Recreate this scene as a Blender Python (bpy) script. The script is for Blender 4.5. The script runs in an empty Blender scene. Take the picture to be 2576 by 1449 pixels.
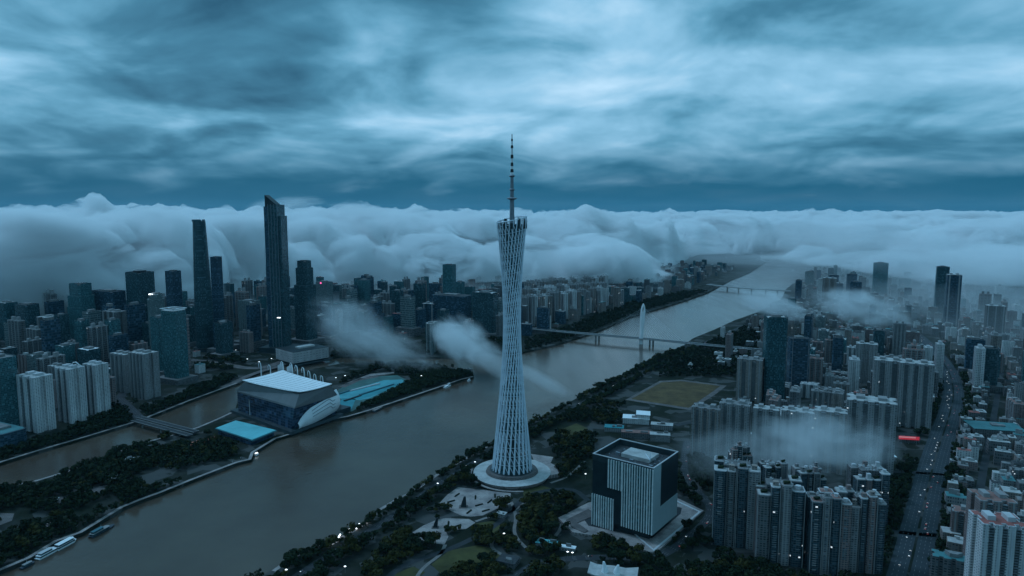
import bpy, bmesh, math, random
from mathutils import Vector, Matrix, noise
R = random.Random(7)
SC = bpy.context.scene
COL = SC.collection
# ------------------------------------------------------------------ camera
TH = math.radians(6.45); CAMH = 470.0; F = 1717.33; CX = 1288.0; CY = 724.5
cth, sth = math.cos(TH), math.sin(TH)
cam = bpy.data.objects.new('camera', bpy.data.cameras.new('camera')); COL.objects.link(cam)
cam.location = (0, 0, CAMH); cam.rotation_euler = (math.pi/2 - TH, 0, 0)
cam.data.lens = 24; cam.data.sensor_width = 36; cam.data.clip_start = 1; cam.data.clip_end = 120000
SC.camera = cam
def P(px, py, z=0.0):
    """point of the level z seen at pixel (px, py) of the survey picture (2576 wide)"""
    a = (px-CX)/F; b = (CY-py)/F
    t = (z-CAMH)/(b*cth-sth)
    return (a*t, (cth+b*sth)*t)
def hgt(Y, py):
    v = (CY-py)/F
    return CAMH + Y*(v*cth-sth)/(cth+v*sth)
def zc(Y, z=0.0): return Y*cth - (z-CAMH)*sth
# ------------------------------------------------------------------ colour and material helpers
def lin(c):
    return tuple(((v/255)/12.92 if v/255 <= .04045 else (((v/255)+.055)/1.055)**2.4) for v in c)
def nd(nt, typ, **kw):
    n = nt.nodes.new(typ)
    for k, v in kw.items():
        if k in n.inputs: n.inputs[k].default_value = v
        else: setattr(n, k, v)
    return n
def newmat(name):
    m = bpy.data.materials.new(name); m.use_nodes = True
    nt = m.node_tree; nt.nodes.clear()
    out = nd(nt, 'ShaderNodeOutputMaterial')
    return m, nt, out
def math_(nt, op, a, b=None, c=None):
    n = nt.nodes.new('ShaderNodeMath'); n.operation = op
    for i, v in enumerate((a, b, c)):
        if v is None: continue
        if isinstance(v, (int, float)): n.inputs[i].default_value = v
        else: nt.links.new(v, n.inputs[i])
    return n.outputs[0]
def mixc(nt, fac, a, b):
    n = nt.nodes.new('ShaderNodeMix'); n.data_type = 'RGBA'
    for s, v in ((n.inputs[0], fac), (n.inputs[6], a), (n.inputs[7], b)):
        if isinstance(v, (int, float)): s.default_value = v
        elif isinstance(v, tuple): s.default_value = (*v[:3], 1)
        else: nt.links.new(v, s)
    return n.outputs[2]
def plain(name, col, rough=.8, var=.25, scale=.05, metal=0.0, spec=.3, emit=None, estr=0):
    """painted or weathered surface: colour broken up by two sizes of grime"""
    m, nt, out = newmat(name)
    b = nd(nt, 'ShaderNodeBsdfPrincipled', Roughness=rough, Metallic=metal)
    b.inputs['Specular IOR Level'].default_value = spec
    tc = nd(nt, 'ShaderNodeTexCoord')
    n = nd(nt, 'ShaderNodeTexNoise', Scale=scale, Detail=6.0, Roughness=.65)
    nt.links.new(tc.outputs['Object'], n.inputs['Vector'])
    f = math_(nt, 'MULTIPLY_ADD', n.outputs[0], 2.2, -.6)
    f = math_(nt, 'MINIMUM', math_(nt, 'MAXIMUM', f, 0.0), 1.0)
    lo = tuple(c*(1-var) for c in col); hi = tuple(min(1, c*(1+var)) for c in col)
    nt.links.new(mixc(nt, f, lo, hi), b.inputs['Base Color'])
    if emit:
        b.inputs['Emission Color'].default_value = (*emit, 1); b.inputs['Emission Strength'].default_value = estr
    nt.links.new(b.outputs[0], out.inputs[0])
    return m
# ------------------------------------------------------------------ mesh helpers
class MB:
    def __init__(self): self.v = []; self.f = []
    def add(self, vs, fs):
        o = len(self.v); self.v += [tuple(p) for p in vs]; self.f += [tuple(i+o for i in f) for f in fs]; return self
    def box(self, x0, x1, y0, y1, z0, z1):
        return self.add([(x0,y0,z0),(x1,y0,z0),(x1,y1,z0),(x0,y1,z0),(x0,y0,z1),(x1,y0,z1),(x1,y1,z1),(x0,y1,z1)],
                        [(3,2,1,0),(4,5,6,7),(0,1,5,4),(1,2,6,5),(2,3,7,6),(3,0,4,7)])
    def prism(self, pts, z0, z1, top=None):
        n = len(pts); t = top or pts
        return self.add([(x,y,z0) for x,y in pts]+[(x,y,z1) for x,y in t],
                        [tuple(range(n-1,-1,-1)), tuple(range(n,2*n))]+[(i,(i+1)%n,(i+1)%n+n,i+n) for i in range(n)])
    def slab(self, pts, zt, th):
        """prism whose top corners have heights of their own"""
        n = len(pts)
        return self.add([(x,y,z-th) for (x,y),z in zip(pts,zt)]+[(x,y,z) for (x,y),z in zip(pts,zt)],
                        [tuple(range(n-1,-1,-1)), tuple(range(n,2*n))]+[(i,(i+1)%n,(i+1)%n+n,i+n) for i in range(n)])
    def tube(self, pts, rs, n=6, cap=True):
        if not isinstance(rs, (list, tuple)): rs = [rs]*len(pts)
        pts = [Vector(p) for p in pts]; vs = []; fs = []
        for i, p in enumerate(pts):
            d = (pts[min(i+1,len(pts)-1)]-pts[max(i-1,0)]).normalized()
            u = d.cross(Vector((0,0,1)) if abs(d.z) < .95 else Vector((1,0,0))).normalized(); w = u.cross(d)
            for k in range(n):
                a = 2*math.pi*k/n
                vs.append(p + (u*math.cos(a)+w*math.sin(a))*rs[i])
        for i in range(len(pts)-1):
            for k in range(n):
                fs.append((i*n+k, i*n+(k+1)%n, (i+1)*n+(k+1)%n, (i+1)*n+k))
        if cap: fs += [tuple(range(n-1,-1,-1)), tuple(range((len(pts)-1)*n, len(pts)*n))]
        return self.add(vs, fs)
    def loft(self, rings, cap=True):
        n = len(rings[0]); vs = [p for r in rings for p in r]; fs = []
        for i in range(len(rings)-1):
            for k in range(n): fs.append((i*n+k, i*n+(k+1)%n, (i+1)*n+(k+1)%n, (i+1)*n+k))
        if cap: fs += [tuple(range(n-1,-1,-1)), tuple(range((len(rings)-1)*n, len(rings)*n))]
        return self.add(vs, fs)
    def mesh(self, name, mat, smooth=False):
        me = bpy.data.meshes.new(name); me.from_pydata(self.v, [], self.f); me.materials.append(mat)
        if smooth: me.polygons.foreach_set('use_smooth', [True]*len(me.polygons))
        me.update(); return me
    def build(self, name, mat, parent=None, smooth=False, **tags):
        return link(name, self.mesh(name, mat, smooth), parent, **tags)
def link(name, me, parent=None, loc=None, rz=None, **tags):
    o = bpy.data.objects.new(name, me); COL.objects.link(o)
    if parent: o.parent = parent
    if loc: o.location = loc
    if rz is not None: o.rotation_euler = (0, 0, rz)
    for k, v in tags.items():
        if v is not None: o[k] = v
    return o
def thing(name, label, cat, loc=(0,0,0), rz=0.0, group=None):
    return link(name, None, None, loc, rz, label=label, category=cat, group=group)
def dup(root, loc=None, rz=None, label=None, group=None, scale=None):
    def cp(o, par):
        c = o.copy(); COL.objects.link(c); c.parent = par
        for ch in o.children: cp(ch, c)
        return c
    r = cp(root, None)
    if loc is not None: r.location = loc
    if rz is not None: r.rotation_euler = (0, 0, rz)
    if label: r['label'] = label
    if group: r['group'] = group
    if scale: r.scale = scale
    return r
def ell(rx, ry, n, z, ph=0.0, cx=0, cy=0):
    return [(cx+rx*math.cos(2*math.pi*k/n+ph), cy+ry*math.sin(2*math.pi*k/n+ph), z) for k in range(n)]
def rot2(x, y, a): return (x*math.cos(a)-y*math.sin(a), x*math.sin(a)+y*math.cos(a))
def rect(w, d, cx=0, cy=0): return [(cx-w/2,cy-d/2),(cx+w/2,cy-d/2),(cx+w/2,cy+d/2),(cx-w/2,cy+d/2)]
D2 = math.radians
SKY_STR = 1.08; SUN_E = 1.25; VB = 24; SUN_COL = (.40, .66, .97)
HAZE_COL = (.42, .76, .95); HAZE_D = 0.8e-5; CLOUD_COL = (.99, .995, 1.0)
BLOBS = [(1060,200,.11,.09,.19),(1460,75,.11,.07,.21),(1330,190,.14,.06,.07),(1250,120,.05,.06,-.08),(1700,330,.24,.07,.10),(2450,120,.24,.13,.12),(150,60,.2,.1,.10),(680,250,.22,.11,-.16),(300,330,.2,.05,-.05),(1120,40,.06,.05,-.12),(1900,60,.14,.08,-.07),(2150,330,.22,.08,-.07)]
L_BANK = [(60,3420,330,470),(-150,3500,420,470),(230,3600,260,440),(390,3620,300,490),(480,3700,220,462),(330,3380,240,330),(120,3250,260,330),(580,3950,330,450),(800,4350,420,446),(990,4600,360,456),(1180,4800,380,452),(860,4150,300,340),(1060,4250,300,330),(700,3900,260,330),
 (1340,5200,420,425),(1480,5600,420,420),(1800,7700,520,430),(1900,8000,380,445),(2040,7300,480,380),(2230,9500,520,465),(2330,9800,420,470),(2430,9600,380,470),(2200,6800,420,385),(2350,6300,380,330),(2520,5900,520,420),(2620,7000,600,460),(1700,9500,500,430)]
L_FRONT = [(1330,4300,290,330),(1440,4200,260,255),(1530,4220,240,295),(1590,4180,170,250),(1500,4420,260,330),(1280,4250,240,290),(1150,4200,240,240),(1010,4150,220,210)]
L_EAST = [(2000,5900,260,300),(2120,5600,280,250),(2480,4600,300,250),(2380,4800,220,210),(2560,4700,300,280)]
CLOUD_SHEETS = [
 ('rolling bank of low cloud behind the skyscrapers, brightest at its left end', [(-48,3150),(-30,3200),(-17,3500),(-8,3950),(2,4150),(9,4200),(12.5,5000),(16,6600),(22,7600),(26,6400),(33,5200),(48,5000)], 11000,
   [(-48,400),(-35,400),(-20,385),(0,345),(14,330),(22,300),(48,330)], 280, 60, 800, D2(-48), D2(48), 420, 150, 2.0, .032, L_BANK, .09),
 ('level sea of cloud stretching to the horizon', [(-48,8500),(48,8500)], 27000, [(-48,390),(0,355),(48,375)], 230, 60, 1500, D2(-48), D2(48), 260, 70, 4.0, .02, (), .03),
 ('lower roll of cloud spilling forward between the tower and the far river', [(-12,4000),(-4,3900),(4,3950),(9,4000),(14.5,4150)], 5600,
   [(-12,170),(-4,180),(3,180),(8,200),(11,190),(14.5,150)], 150, 60, 420, D2(-12), D2(13.6), 200, 90, 5.0, .03, L_FRONT, .2),
 ('thin low cloud lying over the eastern towers', [(22,5200),(30,4300),(48,3900)], 6500,
   [(22,170),(28,190),(34,190),(48,220)], 150, 90, 500, D2(20), D2(48), 160, 70, 9.0, .0045, L_EAST),
 ('thin mist seeping out at the foot of the cloud bank', [(-48,2700),(-30,2700),(-17,2700),(-8,3000),(4,3400),(12,3500),(15,5500),(22,5500),(28,3400),(33,2800),(48,2600)], 8500,
   [(-48,130),(-20,130),(0,120),(14,120),(20,100),(48,130)], 90, 22, 1200, D2(-48), D2(48), 200, 60, 12.0, .0013),
 ('thin mist lying over the eastern district', [(14,3600),(20,2700),(48,1700)], 6500, [(14,110),(20,140),(48,150)], 90, 22, 900, D2(14), D2(48), 120, 50, 15.0, .00035),
]
VEILS = [
 ('broken low vapour over the far reach of the river', D2(9), D2(30), 5200, 12000, 130, 170, 180, 25.0, .0012, 170, 70),
 ('ragged veil of vapour over the eastern district', D2(20), D2(44), 3600, 8000, 150, 160, 160, 26.0, .0012, 200, 70, .06),
]
# ------------------------------------------------------------------ sky (world)
W = bpy.data.worlds.new('World'); SC.world = W; W.use_nodes = True
nt = W.node_tree; nt.nodes.clear()
SUN_EL, SUN_AZ = math.radians(50), math.radians(-62)
out = nd(nt, 'ShaderNodeOutputWorld')
sky = nt.nodes.new('ShaderNodeTexSky'); sky.sky_type = 'NISHITA'; sky.sun_disc = False
sky.sun_elevation = SUN_EL; sky.sun_rotation = SUN_AZ
bg1 = nd(nt, 'ShaderNodeBackground', Strength=.05); nt.links.new(sky.outputs[0], bg1.inputs[0])
tc = nd(nt, 'ShaderNodeTexCoord'); sep = nd(nt, 'ShaderNodeSeparateXYZ')
nt.links.new(tc.outputs['Generated'], sep.inputs[0])
X, Y, Z = sep.outputs
zz = math_(nt, 'MAXIMUM', Z, 0.0)
inv = math_(nt, 'DIVIDE', 1.0, math_(nt, 'ADD', zz, .22))      # flat cloud deck: nearer overhead, squeezed towards the horizon
comb = nd(nt, 'ShaderNodeCombineXYZ')
nt.links.new(math_(nt, 'MULTIPLY', X, inv), comb.inputs[0]); nt.links.new(math_(nt, 'MULTIPLY', Y, inv), comb.inputs[1])
def wn(scale, detail, rough, dist, off):
    mp = nd(nt, 'ShaderNodeMapping'); mp.inputs['Location'].default_value = off
    nt.links.new(comb.outputs[0], mp.inputs[0])
    n = nd(nt, 'ShaderNodeTexNoise', Scale=scale, Detail=detail, Roughness=rough, Distortion=dist)
    nt.links.new(mp.outputs[0], n.inputs['Vector']); return n.outputs[0]
n1 = wn(1.0, 6.0, .48, .45, (3.1, 1.7, 0)); n2 = wn(2.2, 6.0, .47, .4, (8.3, 4.2, 0)); n3 = wn(1.9, 6.0, .5, .6, (1.3, 9.2, 0))
v = math_(nt, 'ADD', math_(nt, 'MULTIPLY', n1, .80), math_(nt, 'MULTIPLY_ADD', n2, .5, -.09))
n2b = wn(2.2, 6.0, .47, .4, (8.3-.05, 4.2-.085, 0)); n1b = wn(1.0, 6.0, .48, .45, (3.1-.07, 1.7-.16, 0))      # relief: light on the lumps' far, upper sides painted into the sky colour
rel = math_(nt, 'ADD', math_(nt, 'MULTIPLY', math_(nt, 'SUBTRACT', n2, n2b), .38), math_(nt, 'MULTIPLY', math_(nt, 'SUBTRACT', n1, n1b), .42))
v = math_(nt, 'ADD', v, rel)
g3 = math_(nt, 'MAXIMUM', math_(nt, 'MULTIPLY_ADD', n3, 3.2, -.7), 0.0)
# thinner and thicker places of the deck (directions)
def blob(px, py, sx, sy, amp):
    global v
    a = (px-CX)/F; b = (CY-py)/F
    d = Vector((a, cth+b*sth, b*cth-sth)).normalized()
    az = math_(nt, 'SUBTRACT', math_(nt, 'ARCTAN2', X, Y), math.atan2(d.x, d.y))
    el = math_(nt, 'SUBTRACT', Z, d.z)
    q = math_(nt, 'ADD', math_(nt, 'POWER', math_(nt, 'DIVIDE', az, sx), 2.0), math_(nt, 'POWER', math_(nt, 'DIVIDE', el, sy), 2.0))
    g = math_(nt, 'EXPONENT', math_(nt, 'MULTIPLY', q, -1.0))
    v = math_(nt, 'MULTIPLY_ADD', math_(nt, 'MULTIPLY', g, g3), amp, v)
for bl in BLOBS: blob(*bl)
rmp = nd(nt, 'ShaderNodeValToRGB'); nt.links.new(v, rmp.inputs[0])
cr = rmp.color_ramp; cr.elements[0].position = .24; cr.elements[1].position = .92
cr.elements[0].color = (*lin((40,90,118)), 1); cr.elements[1].color = (*lin((186,224,250)), 1)
for p, c in ((.43, (68,128,158)), (.55, (98,160,192)), (.72, (140,194,226))):
    e = cr.elements.new(p); e.color = (*lin(c), 1)
# clear teal strip above the horizon, under the deck
hz = math_(nt, 'MULTIPLY', math_(nt, 'SUBTRACT', 1.0, math_(nt, 'SMOOTH_MIN', math_(nt, 'DIVIDE', zz, .095), 1.0, .3)), 1.0)
hz = math_(nt, 'MAXIMUM', hz, 0.0)
hz = math_(nt, 'POWER', hz, .8)
hz = math_(nt, 'MULTIPLY', hz, math_(nt, 'MULTIPLY_ADD', n2, -1.3, 1.95))
hz = math_(nt, 'MINIMUM', math_(nt, 'MAXIMUM', hz, 0.0), .95)
colr = mixc(nt, hz, rmp.outputs[0], lin((10, 88, 120)))
bg2 = nd(nt, 'ShaderNodeBackground', Strength=SKY_STR); nt.links.new(colr, bg2.inputs[0])
mx = nd(nt, 'ShaderNodeMixShader', Fac=.96)
nt.links.new(bg1.outputs[0], mx.inputs[1]); nt.links.new(bg2.outputs[0], mx.inputs[2]); nt.links.new(mx.outputs[0], out.inputs[0])
sun = bpy.data.lights.new('sun', 'SUN'); sun.energy = SUN_E; sun.angle = math.radians(22); sun.color = SUN_COL
so = bpy.data.objects.new('sun', sun); COL.objects.link(so)
sd = Vector((math.sin(SUN_AZ)*math.cos(SUN_EL), math.cos(SUN_AZ)*math.cos(SUN_EL), math.sin(SUN_EL)))
so.rotation_euler = sd.to_track_quat('Z', 'Y').to_euler(); so.location = (0, 0, 3000)
# ------------------------------------------------------------------ render settings
SC.view_settings.view_transform = 'Standard'; SC.view_settings.look = 'None'; SC.view_settings.exposure = 0; SC.view_settings.gamma = 1
cy = SC.cycles
cy.use_denoising = True; cy.max_bounces = 8; cy.diffuse_bounces = 3; cy.glossy_bounces = 3; cy.transmission_bounces = 2
cy.volume_bounces = VB; cy.transparent_max_bounces = 8; cy.volume_step_rate = 1.0; cy.volume_max_steps = 256
cy.sample_clamp_indirect = 4
# ------------------------------------------------------------------ haze
def volmat(name, col, dens, aniso=0.0):
    m, nt, out = newmat(name)
    v = nd(nt, 'ShaderNodeVolumePrincipled', Density=dens, Anisotropy=aniso); v.inputs['Color'].default_value = (*col, 1)
    nt.links.new(v.outputs[0], out.inputs['Volume']); return m
hb = MB().box(-21000, 21000, -1500, 36000, -20, 780)
hb.build('haze', volmat('haze_air', HAZE_COL, HAZE_D), kind='stuff')
# ------------------------------------------------------------------ low clouds
def lumpmat(name, col, dens, rate):
    """vapour whose density curls and thins in three dimensions"""
    m, nt, out = newmat(name)
    g = nd(nt, 'ShaderNodeNewGeometry'); mp = nd(nt, 'ShaderNodeMapping'); mp.inputs['Scale'].default_value = (1/430, 1/430, 1/190)
    nt.links.new(g.outputs['Position'], mp.inputs[0])
    n = nd(nt, 'ShaderNodeTexNoise', Scale=1.0, Detail=6.0, Roughness=.6, Distortion=.7); nt.links.new(mp.outputs[0], n.inputs['Vector'])
    f = math_(nt, 'MINIMUM', math_(nt, 'MAXIMUM', math_(nt, 'MULTIPLY_ADD', n.outputs[0], 7.5, -3.2), 0.0), 1.0)
    v = nd(nt, 'ShaderNodeVolumePrincipled'); v.inputs['Color'].default_value = (*col, 1)
    nt.links.new(math_(nt, 'MULTIPLY_ADD', f, dens, dens*.03), v.inputs['Density']); nt.links.new(v.outputs[0], out.inputs['Volume'])
    m.cycles.volume_step_rate = rate; return m
def lerp_tab(tab, x):
    if x <= tab[0][0]: return tab[0][1]
    for (x0, y0), (x1, y1) in zip(tab, tab[1:]):
        if x <= x1:
            t = (x-x0)/(x1-x0); t = t*t*(3-2*t); return y0+(y1-y0)*t
    return tab[-1][1]
def billow(x, y, s, seed):
    p = Vector((x/s+seed*7.3, y/s+seed*3.1, seed*1.7))
    t = 0; a = 1; w = 0
    for i in range(4):
        t += a*(1-abs(noise.noise(p))*2.2); w += a; a *= .5; p = p*2.13+Vector((5.2, 1.3, 2.2))
    return t/w        # ridged: lumps up
def puff(x, y, s, seed):
    p = Vector((x/s+seed*7.3, y/s+seed*3.1, seed*1.7)); t = 0; a = 1; w = 0
    for i in range(4):
        t += a*abs(noise.noise(p))*2.0; w += a; a *= .48; p = p*2.05+Vector((5.2, 1.3, 2.2))
    return t/w
def sstep(a, b, x):
    t = max(0, min(1, (x-a)/(b-a))); return t*t*(3-2*t)
def cloud_sheet(label, front, back, top, amp, base, slope, a0, a1, na, nr, seed, dens, lobes=(), hetero=0, side=.06, inset=0, parent=None):
    """closed rolling cloud: lumpy top over a level base, running out thin at its edges"""
    vs = []; fs = []; tops = []; lob = []
    for px, D, lr, lz in lobes:
        az = math.atan((px-CX)/F); lob.append((D*math.sin(az), D*math.cos(az), lr, lz))
    for i in range(na+1):
        az = a0+(a1-a0)*i/na
        fr = lerp_tab(front, math.degrees(az)); row = []
        e0 = sstep(0, side, az-a0)*sstep(0, side, a1-az)
        for j in range(nr+1):
            r = fr*(back/fr)**(j/nr)
            x = r*math.sin(az); y = r*math.cos(az)
            wob = 260*noise.noise(Vector((x/900, y/900, seed)))+110*noise.noise(Vector((x/300, y/300, seed+3)))
            d = r-fr-wob-150
            env = sstep(0, slope, d)*(1-sstep(back*.93, back, r))*e0
            sm = noise.fractal(Vector((x/1700, y/1250, seed*2.7)), 1.0, 2.1, 4)
            pf = puff(x, y, 330, seed+2)
            p2 = puff(x, y, 120, seed+4)
            f2 = noise.fractal(Vector((x/420, y/300, seed*1.3)), .9, 2.1, 5)
            lump = sm*amp*.55+f2*amp*.5+(pf-.4)*amp*.3+(p2-.4)*amp*.14
            tp = lerp_tab(top, math.degrees(az))
            z = base+env*(tp-base+lump*min(1, env*1.5))
            for lx, ly, lr, lz in lob:
                q = math.hypot((x-lx)*.72, (y-ly)*1.15)
                if q < lr*1.25:
                    q = (q-(pf-.45)*lr*.4-(p2-.45)*lr*.16-f2*lr*.3)/lr
                    if q < 1:
                        zl = base+(lz-base)*e0*math.sqrt(1-max(0, q)**2)
                        z = max(z, zl, .5*(z+zl)+14 if abs(z-zl) < 28 else 0)
            if z > 460: z = 460+(z-460)*.7
            row.append((x, y, max(base+.02, z-inset*(.45+1.6*abs(f2)+1.2*abs(sm))-(inset*.9*(1-pf) if inset else 0))))
        tops.append(row)
    n = nr+1; ov = (na+1)*n
    for row in tops: vs += row
    for row in tops: vs += [(x, y, base-.02-14*sstep(0, 60, z-base)) for x, y, z in row]
    for i in range(na):
        for j in range(nr):
            a = i*n+j; q = (a, a+1, a+n+1, a+n)
            fs.append(q[::-1]); fs.append(tuple(k+ov for k in q))
    rim = [i*n for i in range(na+1)]+[na*n+j for j in range(1, n)]+[i*n+nr for i in range(na-1, -1, -1)]+[j for j in range(nr-1, 0, -1)]
    for a, b in zip(rim, rim[1:]+rim[:1]): fs.append((a, b, b+ov, a+ov))
    mb = MB(); mb.add(vs, fs)
    o = mb.build('low_clouds' if not parent else 'dense_core', lumpmat('cloud_vapour', CLOUD_COL, dens, hetero) if hetero and not parent else volmat('cloud_vapour', CLOUD_COL, dens), parent, kind='stuff', label=None if parent else label)
    bm = bmesh.new(); bm.from_mesh(o.data); bmesh.ops.recalc_face_normals(bm, faces=bm.faces); bm.to_mesh(o.data); bm.free()
    return o
D2 = math.radians
def veil(label, az0, az1, r0, r1, zmid, thick, rise, seed, dens, na, nr, cut=.0):
    """thin torn layer of vapour: two rough skins with holes where it runs out"""
    V = []; fs = []; idx = {}; H = {}
    for i in range(na+1):
        az = az0+(az1-az0)*i/na
        for j in range(nr+1):
            r = r0*(r1/r0)**(j/nr); x = r*math.sin(az); y = r*math.cos(az)
            f = noise.fractal(Vector((x/620, y/420, seed)), .85, 2.2, 6); g = noise.fractal(Vector((x/1500, y/1100, seed+9)), 1, 2, 3)
            e = sstep(0, .12, i/na)*sstep(0, .12, 1-i/na)*sstep(0, .16, j/nr)*sstep(0, .2, 1-j/nr)
            t = thick*(f*.75+g*.6+.28-cut)*e-thick*.25*(1-e)
            z = zmid+rise*(j/nr)+g*thick*.7+f*thick*.25
            H[i, j] = t; idx[i, j] = len(V)//2
            t = max(t, 0); V += [(x, y, max(12, z-t*.45)), (x, y, max(12, z-t*.45)+t+.01)]
    for i in range(na):
        for j in range(nr):
            k = ((i, j), (i+1, j), (i+1, j+1), (i, j+1))
            if max(H[q] for q in k) <= 0: continue
            a = [idx[q]*2 for q in k]
            fs.append(tuple(q+1 for q in a)); fs.append(tuple(a[::-1]))
            for (p, q), nb in zip(((0, 1), (1, 2), (2, 3), (3, 0)), ((i, j-1), (i+1, j), (i, j+1), (i-1, j))):
                m = [(nb[0]+di, nb[1]+dj) for di in (0, 1) for dj in (0, 1)]
                out_ = nb[0] < 0 or nb[1] < 0 or nb[0] >= na or nb[1] >= nr or max(H[w] for w in m) <= 0
                if out_: fs.append((a[p], a[q], a[q]+1, a[p]+1))
    mb = MB(); mb.add(V, fs); o = mb.build('cloud_veil', volmat('veil_vapour', CLOUD_COL, dens), kind='stuff', label=label)
    bm = bmesh.new(); bm.from_mesh(o.data); bmesh.ops.delete(bm, geom=[v for v in bm.verts if not v.link_faces], context='VERTS'); bmesh.ops.recalc_face_normals(bm, faces=bm.faces); bm.to_mesh(o.data); bm.free()
for args in CLOUD_SHEETS:
    o = cloud_sheet(*args, side=.22 if 'eastern' in args[0] else .06)
    if len(args) == 14: cloud_sheet(*args[:12], .03, args[13], 0, inset=150 if len(args) > 14 else 40, parent=o)
for args in VEILS: veil(*args)
# ------------------------------------------------------------------ materials of the place
def facade(name, wall, win, fh=3.3, bw=4.0, hw=(.32,.86), hb=(.18,.82), rough=.75, wrough=.18, var=.22, lit=0.0):
    """wall with rows of windows: storeys follow the height, bays run round the walls"""
    m, nt, out = newmat(name)
    tc = nd(nt, 'ShaderNodeTexCoord'); sp = nd(nt, 'ShaderNodeSeparateXYZ'); sn = nd(nt, 'ShaderNodeSeparateXYZ')
    nt.links.new(tc.outputs['Object'], sp.inputs[0]); nt.links.new(tc.outputs['Normal'], sn.inputs[0])
    u = math_(nt, 'SUBTRACT', math_(nt, 'MULTIPLY', sp.outputs[1], sn.outputs[0]), math_(nt, 'MULTIPLY', sp.outputs[0], sn.outputs[1]))
    def band(src, per, lo, hi):
        f = math_(nt, 'FRACT', math_(nt, 'DIVIDE', src, per))
        return math_(nt, 'MULTIPLY', math_(nt, 'GREATER_THAN', f, lo), math_(nt, 'LESS_THAN', f, hi))
    k = math_(nt, 'MULTIPLY', band(sp.outputs[2], fh, *hw), band(u, bw, *hb))
    k = math_(nt, 'MULTIPLY', k, math_(nt, 'LESS_THAN', math_(nt, 'ABSOLUTE', sn.outputs[2]), .5))
    # each pane a little different (blinds, rooms behind)
    cu = math_(nt, 'FLOOR', math_(nt, 'DIVIDE', u, bw)); cz = math_(nt, 'FLOOR', math_(nt, 'DIVIDE', sp.outputs[2], fh))
    cb = nd(nt, 'ShaderNodeCombineXYZ'); nt.links.new(cu, cb.inputs[0]); nt.links.new(cz, cb.inputs[1])
    oi = nd(nt, 'ShaderNodeObjectInfo'); nt.links.new(oi.outputs['Random'], cb.inputs[2])
    wn = nd(nt, 'ShaderNodeTexWhiteNoise'); wn.noise_dimensions = '3D'; nt.links.new(cb.outputs[0], wn.inputs['Vector'])
    n = nd(nt, 'ShaderNodeTexNoise', Scale=.06, Detail=5.0, Roughness=.6)
    mp = nd(nt, 'ShaderNodeMapping'); mp.inputs['Scale'].default_value = (1, 1, .25); nt.links.new(tc.outputs['Object'], mp.inputs[0]); nt.links.new(mp.outputs[0], n.inputs['Vector'])
    f = math_(nt, 'MINIMUM', math_(nt, 'MAXIMUM', math_(nt, 'MULTIPLY_ADD', n.outputs[0], 2.4, -.7), 0.0), 1.0)
    wc = mixc(nt, f, tuple(c*(1-var) for c in wall), tuple(min(1, c*(1+var)) for c in wall))
    pane = mixc(nt, math_(nt, 'POWER', wn.outputs[0], 3.0), win, tuple(min(.5, c*3.2+.03) for c in win))
    b = nd(nt, 'ShaderNodeBsdfPrincipled'); b.inputs['Specular IOR Level'].default_value = .45
    nt.links.new(mixc(nt, k, wc, pane), b.inputs['Base Color'])
    nt.links.new(math_(nt, 'MULTIPLY_ADD', k, wrough-rough, rough), b.inputs['Roughness'])
    if lit:
        e = math_(nt, 'MULTIPLY', k, math_(nt, 'GREATER_THAN', wn.outputs[0], 1-lit))
        b.inputs['Emission Color'].default_value = (.75, .9, 1, 1)
        nt.links.new(math_(nt, 'MULTIPLY', e, .9), b.inputs['Emission Strength'])
    nt.links.new(b.outputs[0], out.inputs[0]); return m
M = {}
M['glass_dark'] = facade('dark_curtain_wall', (.026,.066,.076), (.014,.042,.05), 4.2, 3.0, (.16,.97), (.06,.95), .45, .12)
M['glass_teal'] = facade('teal_curtain_wall', (.045,.12,.13), (.02,.075,.085), 4.0, 3.0, (.2,.96), (.08,.93), .45, .14)
M['glass_teal2'] = facade('deep_teal_curtain_wall', (.02,.075,.085), (.01,.045,.055), 4.0, 3.0, (.2,.96), (.08,.93), .45, .16)
M['glass_grey'] = facade('grey_curtain_wall', (.16,.2,.2), (.045,.07,.075), 3.8, 3.2, (.28,.92), (.1,.92), .55, .15)
M['navy'] = facade('navy_curtain_wall', (.026,.058,.078), (.014,.04,.06), 4.0, 6.0, (.2,.96), (.05,.95), .5, .16)
M['pale'] = facade('pale_tiled_wall', (.58,.56,.55), (.1,.11,.12), 3.1, 4.4, (.34,.8), (.22,.74))
M['grey'] = facade('grey_tiled_wall', (.27,.255,.25), (.06,.07,.08), 3.1, 4.0, (.32,.82), (.2,.78), lit=.0022)
M['warm'] = facade('buff_tiled_wall', (.27,.22,.195), (.06,.065,.07), 3.1, 3.8, (.32,.82), (.2,.8), lit=.0022)
M['pink'] = facade('dusty_pink_wall', (.25,.175,.16), (.05,.06,.07), 3.1, 3.6, (.34,.84), (.18,.8))
M['dim'] = facade('weathered_concrete_wall', (.135,.13,.13), (.035,.045,.05), 3.2, 4.2, (.3,.84), (.16,.84), lit=.0022)
M['tealapt'] = facade('blue_green_apartment_wall', (.06,.075,.085), (.014,.035,.045), 3.1, 3.4, (.26,.86), (.1,.9), .6, .16, .3, .0022)
M['rib'] = plain('pale_render', (.50,.50,.51), .75, .15)
M['ribgrey'] = plain('grey_render', (.27,.265,.265), .75, .22)
M['balc'] = plain('dull_balcony_slab', (.17,.19,.20), .75, .35, .15)
M['white'] = plain('white_paint', (.82,.83,.84), .6, .08)
M['steel'] = plain('pale_steel', (.78,.85,.92), .5, .06, .0, .25)
M['steel_dim'] = plain('dull_steel', (.2,.23,.26), .5, .2, .2, .3)
M['dark'] = plain('dark_cladding', (.022,.038,.044), .5, .35, .08)
M['black'] = plain('near_black_panel', (.012,.024,.029), .4, .3, .08)
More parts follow.
